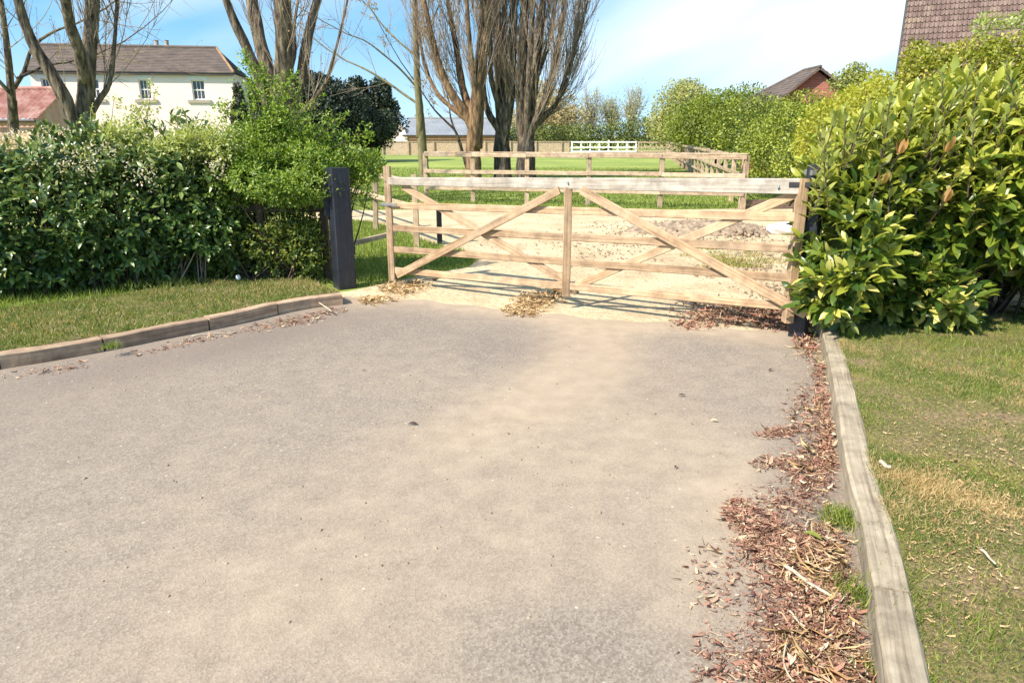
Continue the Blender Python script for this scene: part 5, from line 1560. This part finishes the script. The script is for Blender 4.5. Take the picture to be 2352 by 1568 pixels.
# right verge
pts, s = between(RKb, RF, 900000, 1.35)
px_, py_, dd = project(pts); k = (px_ < 2480) & (py_ < 1750) & (dd > 0.3)
pts, s = pts[k], s[k]
pts[:, 2] = 0.112 - 0.075 * s ** 0.8 - 0.006
g = fbm(pts[:, 0], pts[:, 1], 3.1, 2)
k = rng.uniform(0, 1, len(pts)) < np.clip(0.80 + 1.0 * g, 0.32, 1)
pts, g = pts[k], g[k]
print('right blades', len(pts))
blades('verge_grass', pts, rng.uniform(0.008, 0.028, len(pts)) * (1 + 1.2 * np.clip(g, 0, 1)), 0.0042, 'grass', np.clip(0.40 - 0.48 * g + 0.34 * fbm(pts[:, 0], pts[:, 1], 6.0, 5) + rng.normal(size=len(pts)) * 0.22, 0.01, 0.97), 0.95, 'patchy grass and moss on the right verge beside the pale kerb')
# tufts
tuft = []
for px, py, r_, n_, h_ in ((1935, 1195, 0.05, 420, 0.08), (1970, 1370, 0.06, 420, 0.07), (2110, 1240, 0.10, 700, 0.06), (2190, 1420, 0.12, 900, 0.07), (2010, 1560, 0.04, 250, 0.06), (2330, 1330, 0.1, 500, 0.06), (2250, 820, 0.5, 1500, 0.09), (2100, 800, 0.3, 900, 0.08), (255, 790, 0.03, 120, 0.07), (400, 640, 0.25, 500, 0.1)):
    on_v = px > 2050 or px < 600
    c = G(px, py, 0.1 if on_v else 0.0)
    q_ = np.array(tuple(c))[None] + np.concatenate([rng.normal(size=(n_, 2)) * r_, np.zeros((n_, 1))], 1)
    if on_v: q_[:, 2] = 0.085 if px > 2050 else 0.07
    tuft.append((q_, rng.uniform(0.4, 1.1, n_) * h_))
blades('grass_tufts', np.concatenate([a for a, _ in tuft]), np.concatenate([b for _, b in tuft]), 0.0045, 'grass_lush', rng.uniform(0, 0.9, sum(len(a) for a, _ in tuft)), 0.5, 'greener grass tufts along both kerbs and under the laurel')
# grass behind the gate on the left and paddock turf
from mathutils.geometry import intersect_point_tri_2d
def in_poly(x, y, poly):
    inside = np.zeros(len(x), bool); j = len(poly) - 1
    for i in range(len(poly)):
        xi, yi, xj, yj = poly[i][0], poly[i][1], poly[j][0], poly[j][1]
        c = ((yi > y) != (yj > y)) & (x < (xj - xi) * (y - yi) / (yj - yi + 1e-12) + xi)
        inside ^= c; j = i
    return inside
sandp = [(p.x, p.y) for p in sp]
n_ = 90000
x = rng.uniform(-9, 0.5, n_); y = rng.uniform(6.0, 14, n_)
k = ~in_poly(x, y, sandp) & ((y > 7.9) | (x < -4.2))
pts = np.stack([x[k], y[k], np.full(k.sum(), -0.016)], -1)
blades('rough_grass', pts, rng.uniform(0.04, 0.13, len(pts)), 0.008, 'grass_lush', np.clip(rng.uniform(0, 1, len(pts)), 0, 0.95), 0.5, 'rough green grass behind the black post and around the short rail fence')
n_ = 90000
y = 14 + 26 * rng.uniform(0, 1, n_) ** 1.4; x = (rng.uniform(-0.25, 0.45, n_)) * y
k = ~in_poly(x, y, sandp)
pts = np.stack([x[k], y[k], np.full(k.sum(), -0.016)], -1)
blades('paddock_grass', pts, rng.uniform(0.04, 0.10, len(pts)), 0.016, 'grass_lush', np.clip(rng.uniform(0, 1, len(pts)), 0, 0.95), 0.5, 'mown green paddock grass under the poplars')

# ------------------------------------------------------------------ litter, sticks, stones
FT = np.array([(-0.35, 0, 0.12), (0.0, 0, 0.0), (0.35, 0, 0.14), (-0.25, 0.6, 0.05), (0.02, 0.65, 0.10), (0.26, 0.6, 0.02), (0.0, 1.0, 0.22)])
FF = np.array([(0, 1, 4, 3), (1, 2, 5, 4), (3, 4, 6, 6), (4, 5, 6, 6)])
FF3 = np.array([(0, 1, 4), (0, 4, 3), (1, 2, 5), (1, 5, 4), (3, 4, 6), (4, 5, 6)])
def litter(name, label, spots, size, mat, zoff=0.004, aspect=0.6, clip=True):
    P_, Z_ = [], []
    for (n, cx, cy, rx, ry, rot, h) in spots:
        X, Y = px_scatter(n, cx, cy, rx, ry, rot)
        for a, b in zip(X, Y):
            q = G(a, max(b, 330))
            P_.append((q.x, q.y, zoff + abs(rng.normal()) * h))
    pts = np.array(P_); n = len(pts)
    # keep clear of the kerbs
    xr = np.array([xat(RKs, yy) if xat(RKs, yy) is not None else 9.0 for yy in pts[:, 1]])
    over = (pts[:, 0] > xr - 0.015) & (pts[:, 1] < 6.0)
    pts[over, 0] = xr[over] - rng.uniform(0.01, 0.12, over.sum())
    d = norm(np.stack([rng.normal(size=n), rng.normal(size=n), rng.normal(size=n) * 0.25], -1))
    R = frames(d, norm(np.stack([rng.normal(size=n) * 0.4, rng.normal(size=n) * 0.4, np.ones(n)], -1)))
    sz = size * np.clip(rng.lognormal(-0.25, 0.65, n), 0.15, 2.6)
    thin = rng.uniform(0, 1, n) < 0.25
    sz = np.where(thin, sz * 1.9, sz)
    S = np.stack([sz * aspect * np.where(thin, rng.uniform(0.08, 0.16, n), rng.uniform(0.25, 1.2, n)), sz, sz * rng.uniform(0.4, 1.6, n)], -1)
    v, f, r = instances(FT, FF3, pts, R, S, rng.uniform(0, 0.98, n))
    o = mesh_obj(name, v, f, M[mat], origin=(0, 0, 0), rnd=r, kind='stuff')
    tag(o, label, 'litter')
    return o
litter('leaf_litter', 'reddish brown bark and leaf litter drifted along the pale right kerb',
       [(1800, 1750, 1235, 80, 95, 35, 0.008), (2400, 1855, 1290, 115, 100, 30, 0.012), (2300, 1895, 1420, 95, 130, 0, 0.012), (2700, 1890, 1530, 110, 95, 0, 0.014), (900, 1700, 1185, 45, 40, 40, 0.006), (700, 1700, 1175, 40, 25, 40, 0.006),
        (600, 1790, 995, 70, 16, -5, 0.006), (1300, 1850, 1080, 80, 70, 10, 0.008), (1500, 1897, 1010, 30, 130, 0, 0.008), (900, 1885, 880, 22, 110, 0, 0.006), (500, 1840, 940, 50, 90, 0, 0.003), (300, 1770, 1065, 60, 20, 0, 0.005), (110, 1640, 1490, 90, 60, 0, 0.003), (900, 1790, 1400, 90, 120, 0, 0.006), (900, 1770, 1540, 90, 60, 0, 0.006),
        (350, 1650, 1330, 110, 130, 20, 0.002), (1500, 1960, 1600, 130, 90, 0, 0.014), (500, 1820, 1150, 110, 50, 0, 0.004), (90, 1640, 1550, 90, 30, 0, 0.003)], 0.017, 'litter')
litter('bark_crumbs', 'fine reddish brown crumbs and dust between the leaf litter and the pale kerb',
       [(3500, 1850, 1300, 170, 170, 25, 0.003), (4500, 1850, 1500, 190, 130, 0, 0.003), (2500, 1880, 1000, 60, 230, 0, 0.003), (700, 1730, 1180, 100, 60, 40, 0.002), (700, 1700, 1500, 120, 120, 0, 0.001)], 0.0065, 'litter', 0.003, 0.9)
litter('straw_litter', 'pale straw and stalks mixed into the litter beside the right kerb',
       [(500, 1870, 1300, 110, 120, 25, 0.014), (600, 1880, 1500, 120, 110, 0, 0.016), (160, 1870, 1020, 50, 160, 0, 0.008)], 0.034, 'straw', 0.006, 0.14)
litter('leaf_litter', 'brown dead leaves heaped under the right half of the gate',
       [(2400, 1690, 722, 170, 36, 3, 0.014), (1500, 1780, 735, 100, 34, 5, 0.014), (300, 1600, 745, 90, 18, 0, 0.006), (500, 1850, 790, 30, 50, 0, 0.01)], 0.032, 'litter')
litter('leaf_litter', 'orange brown heap of dead leaves at the foot of the gate upright',
       [(900, 1235, 690, 75, 24, -6, 0.018), (450, 1200, 715, 60, 16, 0, 0.008), (200, 1290, 672, 40, 12, 0, 0.01)], 0.036, 'straw')
litter('leaf_litter', 'scattered pale dead leaves between the black post and the gate end',
       [(600, 920, 665, 70, 20, 0, 0.012), (350, 860, 690, 60, 14, 0, 0.006), (300, 960, 655, 60, 14, 0, 0.006)], 0.032, 'straw')
litter('leaf_litter', 'thin brown litter lying against the foot of the left kerb',
       [(450, 640, 745, 150, 14, -13, 0.004), (350, 700, 735, 90, 18, -8, 0.005), (260, 420, 790, 150, 10, -12, 0.003), (150, 120, 850, 130, 12, -10, 0.003), (120, 770, 715, 40, 12, 0, 0.004)], 0.020, 'litter')
litter('verge_litter', 'straw coloured leaf bits lying in the grass of the right verge',
       [(1500, 2180, 1150, 180, 300, 0, 0.0), (500, 2200, 1400, 160, 150, 0, 0.0), (500, 2150, 900, 200, 80, 0, 0.0)], 0.013, 'straw', 0.0) if False else None
X, Y = px_scatter(2200, 2190, 1130, 230, 420); q_ = np.array([tuple(G(a, b, 0.1)) for a, b in zip(X, Y)])
xr = np.array([xat(RKb, yy) if xat(RKb, yy) is not None else 2.6 for yy in q_[:, 1]]); q_ = q_[q_[:, 0] > xr + 0.03]
q_[:, 2] = 0.118 - 0.02 * np.clip(q_[:, 0] - 2.2, 0, 1.5)
n = len(q_)
R = frames(norm(np.stack([rng.normal(size=n), rng.normal(size=n), rng.normal(size=n) * 0.2], -1)), norm(np.stack([rng.normal(size=n) * 0.4, rng.normal(size=n) * 0.4, np.ones(n)], -1)))
sz = 0.011 * rng.lognormal(0, 0.5, n)
v, f, r = instances(FT, FF3, q_, R, np.stack([sz * 0.4, sz, sz], -1), rng.uniform(0, 0.98, n))
tag(mesh_obj('verge_litter', v, f, M['straw'], origin=(0, 0, 0), rnd=r, kind='stuff'), 'straw coloured leaf bits lying in the grass of the right verge', 'litter')

# stones
bm = bmesh.new(); bmesh.ops.create_icosphere(bm, subdivisions=1, radius=1.0)
IV = np.array([tuple(v.co) for v in bm.verts]); IF = np.array([[v.index for v in f.verts] for f in bm.faces]); bm.free()
IV = IV * (1 + rng.normal(size=(len(IV), 1)) * 0.12)
def stones(name, label, spots, size, mat='stone'):
    pts = []
    for (n, cx, cy, rx, ry, rot, h) in spots:
        X, Y = px_scatter(n, cx, cy, rx, ry, rot)
        for a, b in zip(X, Y):
            q = G(a, max(b, 335)); pts.append((q.x, q.y, 0.0 + abs(rng.normal()) * h))
    pts = np.array(pts); n = len(pts)
    sz = size * np.clip(rng.lognormal(0, 0.5, n), 0.3, 1.8)
    v, f, r = instances(IV, IF, pts, frames(rand_unit(n), rand_unit(n)), np.stack([sz, sz * rng.uniform(0.6, 1, n), sz * rng.uniform(0.5, 0.8, n)], -1), rng.uniform(0, 1, n))
    return tag(mesh_obj(name, v, f, M[mat], origin=(0, 0, 0), rnd=r, kind='stuff'), label, 'stones')
stones('gravel', 'loose stones and clods on the sandy track behind the right half of the gate', [(420, 1750, 590, 150, 60, 0, 0.0), (300, 1650, 540, 160, 30, 0, 0.0), (260, 1400, 560, 200, 60, 0, 0.0), (200, 1480, 520, 150, 25, 0, 0.0), (200, 1780, 670, 90, 40, 0, 0.0)], 0.013)
X, Y = px_scatter(500, 1700, 600, 130, 70)
litter('leaf_litter', 'brown leaf scraps strewn over the stony track behind the gate', [(500, 1700, 610, 150, 60, 0, 0.003), (200, 1420, 600, 200, 50, 0, 0.002), (160, 1150, 570, 120, 50, 0, 0.002)], 0.028, 'litter')
stones('gravel', 'small pale stones scattered on the bare tarmac', [(260, 1000, 1150, 1000, 400, 0, 0.0), (120, 500, 880, 500, 80, 0, 0.0)], 0.0055)
# soil heap
hc = G(1610, 545)
vs, fs = [], []
NU, NV = 60, 18
for i in range(NU):
    for j in range(NV):
        u, v_ = i / (NU - 1) * 2 - 1, j / (NV - 1) * 2 - 1
        r = max(0, 1 - (u * u + v_ * v_)) ** 0.7
        xx, yy = hc.x + 0.25 + u * 1.45, hc.y + 0.9 + v_ * 0.75
        vs.append((xx, yy, -0.03 + 0.20 * r + 0.05 * r * mnoise.noise(Vector((xx * 6, yy * 6, 1))) + 0.04 * r * mnoise.noise(Vector((xx * 17, yy * 17, 2)))))
for i in range(NU - 1):
    for j in range(NV - 1): fs.append([i * NV + j, (i + 1) * NV + j, (i + 1) * NV + j + 1, i * NV + j + 1])
tag(mesh_obj('soil_heap', vs, fs, M['soil']), 'low heap of brown soil and chippings in front of the paddock fence', 'soil heap')
stones('clods', 'brown clods and chips lying on and around the soil heap', [(700, 1610, 527, 150, 14, 0, 0.05), (300, 1700, 535, 80, 12, 0, 0.04)], 0.028, 'soil')
# weeds on the track
X, Y = px_scatter(700, 1690, 590, 120, 45); q_ = np.array([tuple(G(a, b)) for a, b in zip(X, Y)]); 
cl = rng.choice(len(q_), 34); q_ = q_[cl][rng.integers(0, 34, 3200)] + np.concatenate([rng.normal(size=(3200, 2)) * np.array([0.11, 0.06]), np.zeros((3200, 1))], 1)
blades('weeds', q_, rng.uniform(0.015, 0.055, 3200), 0.010, 'grass', rng.uniform(0.0, 0.7, 3200), 0.8, 'small weeds growing on the stony part of the track')

# boards lying behind the gate on the right
bs = thing('board_stack', G(1775, 482), 'two old brown boards lying on edge behind the right end of the gate', 'boards')
for i, (dz, dyy) in enumerate(((0.05, 0), (0.16, 0.02))):
    m = MB(); a = G(1712, 480); b = G(1850, 478)
    m.bar(a + Vector((0, dyy, dz)), b + Vector((0.3, dyy, dz)), 0.10, 0.05); m.build('board', M['old_board'], bs)

# white sack
sc_ = G(1806, 538)
bm = bmesh.new(); bmesh.ops.create_icosphere(bm, subdivisions=4, radius=1.0)
for v in bm.verts:
    c = v.co.copy()
    k = 1 + 0.22 * mnoise.noise(c * 1.7) + 0.10 * mnoise.noise(c * 5) + 0.04 * abs(mnoise.noise(c * 11))
    v.co = Vector((c.x * 0.32 * k, c.y * 0.2 * k, max(c.z, -0.75) * 0.13 * k + 0.08))
vv = [tuple(v.co + sc_ + Vector((0.03, 0.1, 0))) for v in bm.verts]; ff_ = [[v.index for v in f.verts] for f in bm.faces]; bm.free()
tag(mesh_obj('white_sack', vv, ff_, M['white_sack'], smooth=True), 'crumpled white plastic sack on the track beside the laurel', 'sack')
wb = G(548, 645, 0.06)
bm = bmesh.new(); bmesh.ops.create_icosphere(bm, subdivisions=2, radius=1.0)
vv = [(wb.x + v.co.x * 0.028 * (1 + 0.3 * mnoise.noise(v.co * 3)), wb.y + v.co.y * 0.02, 0.10 + v.co.z * 0.035) for v in bm.verts]; ff_ = [[v.index for v in f.verts] for f in bm.faces]; bm.free()
tag(mesh_obj('paper_scrap', vv, ff_, M['white_sack'], smooth=True), 'small scrap of white paper at the foot of the hedge', 'paper')

# sticks
def stick(label, pxs_, r, mat='stick_pale', z=0.02, name='stick', group=None):
    pts = smooth_line([G(a, b, z) for a, b in pxs_], 4)
    m = MB(); n = len(pts)
    m.tube([p + Vector((0, 0, 0.004 * math.sin(i))) for i, p in enumerate(pts)], [r * (1 - 0.35 * i / n) * (1 + 0.12 * math.sin(i * 2.1)) for i in range(n)], 8)
    return tag(m.build(name, M[mat], smooth=True), label, 'stick', group)
stick('thick straight pale stick lying across the litter beside the kerb', [(1800, 1298), (1850, 1330), (1910, 1370)], 0.0075, z=0.035)
stick('short stubby pale stick in the litter near the lower frame edge', [(1895, 1448), (1915, 1468), (1932, 1500)], 0.008, z=0.03)
stick('curved thin pale stick lying in the litter near the bottom of the picture', [(1806, 1478), (1800, 1510), (1808, 1545), (1825, 1562)], 0.0035, z=0.03)
stick('orange brown twig beside the curved pale stick', [(1830, 1480), (1845, 1510), (1850, 1560)], 0.0045, 'straw', z=0.03)
stick('short pale hooked stick beside the yellow leaf', [(1858, 1195), (1850, 1212), (1862, 1228)], 0.0045, z=0.02)
stick('thin pale twig above the thick straight stick', [(1842, 1290), (1880, 1300), (1905, 1312)], 0.004, z=0.03)
stick('slim reddish twig below the thick straight stick', [(1812, 1402), (1830, 1420), (1848, 1440)], 0.004, z=0.03)
stick('pale stalk leaning towards the kerb from the litter', [(1908, 1402), (1925, 1385), (1940, 1370)], 0.003, z=0.03)
stick('thin diagonal twig crossing the litter at the bottom', [(1895, 1555), (1930, 1535), (1960, 1515)], 0.004, z=0.03)
stick('pale twig propped against the far end of the left kerb', [(700, 676), (730, 692), (762, 716)], 0.008, z=0.05)
stick('thin twig lying on the tarmac in front of the left kerb end', [(718, 730), (740, 718), (765, 706)], 0.005, z=0.01)
stick('pale splinter lying in the grass of the right verge', [(2252, 1262), (2270, 1275), (2286, 1296)], 0.0055, z=0.135)
stick('short cream wood chip in the grass close to the right kerb', [(2022, 1060), (2034, 1068), (2046, 1074)], 0.011, z=0.135)
stick('long thin branch lying along the foot of the left kerb', [(440, 772), (500, 765), (545, 763)], 0.005, z=0.012)

# single fallen leaves on the tarmac
def fallen(label, px, py, L, mat, yaw, z=0.008, curl=1.0):
    c = G(px, py, z)
    v = LT.copy(); v[:, 2] = v[:, 2] * 2.2 * curl + 0.25 * (v[:, 1] - 0.5) ** 2 * curl
    a = math.cos(yaw), math.sin(yaw)
    w = np.stack([v[:, 0] * a[0] - (v[:, 1] - 0.5) * a[1], v[:, 0] * a[1] + (v[:, 1] - 0.5) * a[0], v[:, 2]], -1) * L + np.array(tuple(c))
    tag(mesh_obj('fallen_leaf', w, [tuple(int(k) for k in f) for f in LFc], mat, smooth=True), label, 'leaf')
fallen('yellow fallen leaf lying on the litter beside the right kerb', 1865, 1232, 0.085, M['laurel_young'], 0.7, 0.03)
fallen('small black curled leaf alone on the left of the tarmac', 400, 1105, 0.022, M['dark_wood'], 0.4)
fallen('narrow grey brown leaf in the middle of the tarmac', 948, 974, 0.06, M['dark_wood'], 1.4)
fallen('small dark leaf on the tarmac in front of the black post', 836, 850, 0.03, M['dark_wood'], 2.0)
fallen('curled brown leaf right of the middle of the tarmac', 1566, 908, 0.05, M['dark_wood'], 1.7)
fallen('dark leaf on the tarmac near the far end of the right kerb', 1770, 850, 0.05, M['dark_wood'], 2.2)
fallen('tiny dark curled leaf left of the litter drifts', 1552, 1072, 0.03, M['dark_wood'], 2.6)
fallen('brown curled leaf on the tarmac near the bottom right', 1645, 1482, 0.035, M['litter'], 1.2, 0.012, 2)
fallen('brown leaf alone on the tarmac above the litter drifts', 1640, 966, 0.045, M['litter'], 1.4)
print('triangles', sum(len(o.data.polygons) for o in bpy.data.objects if o.type == 'MESH'))
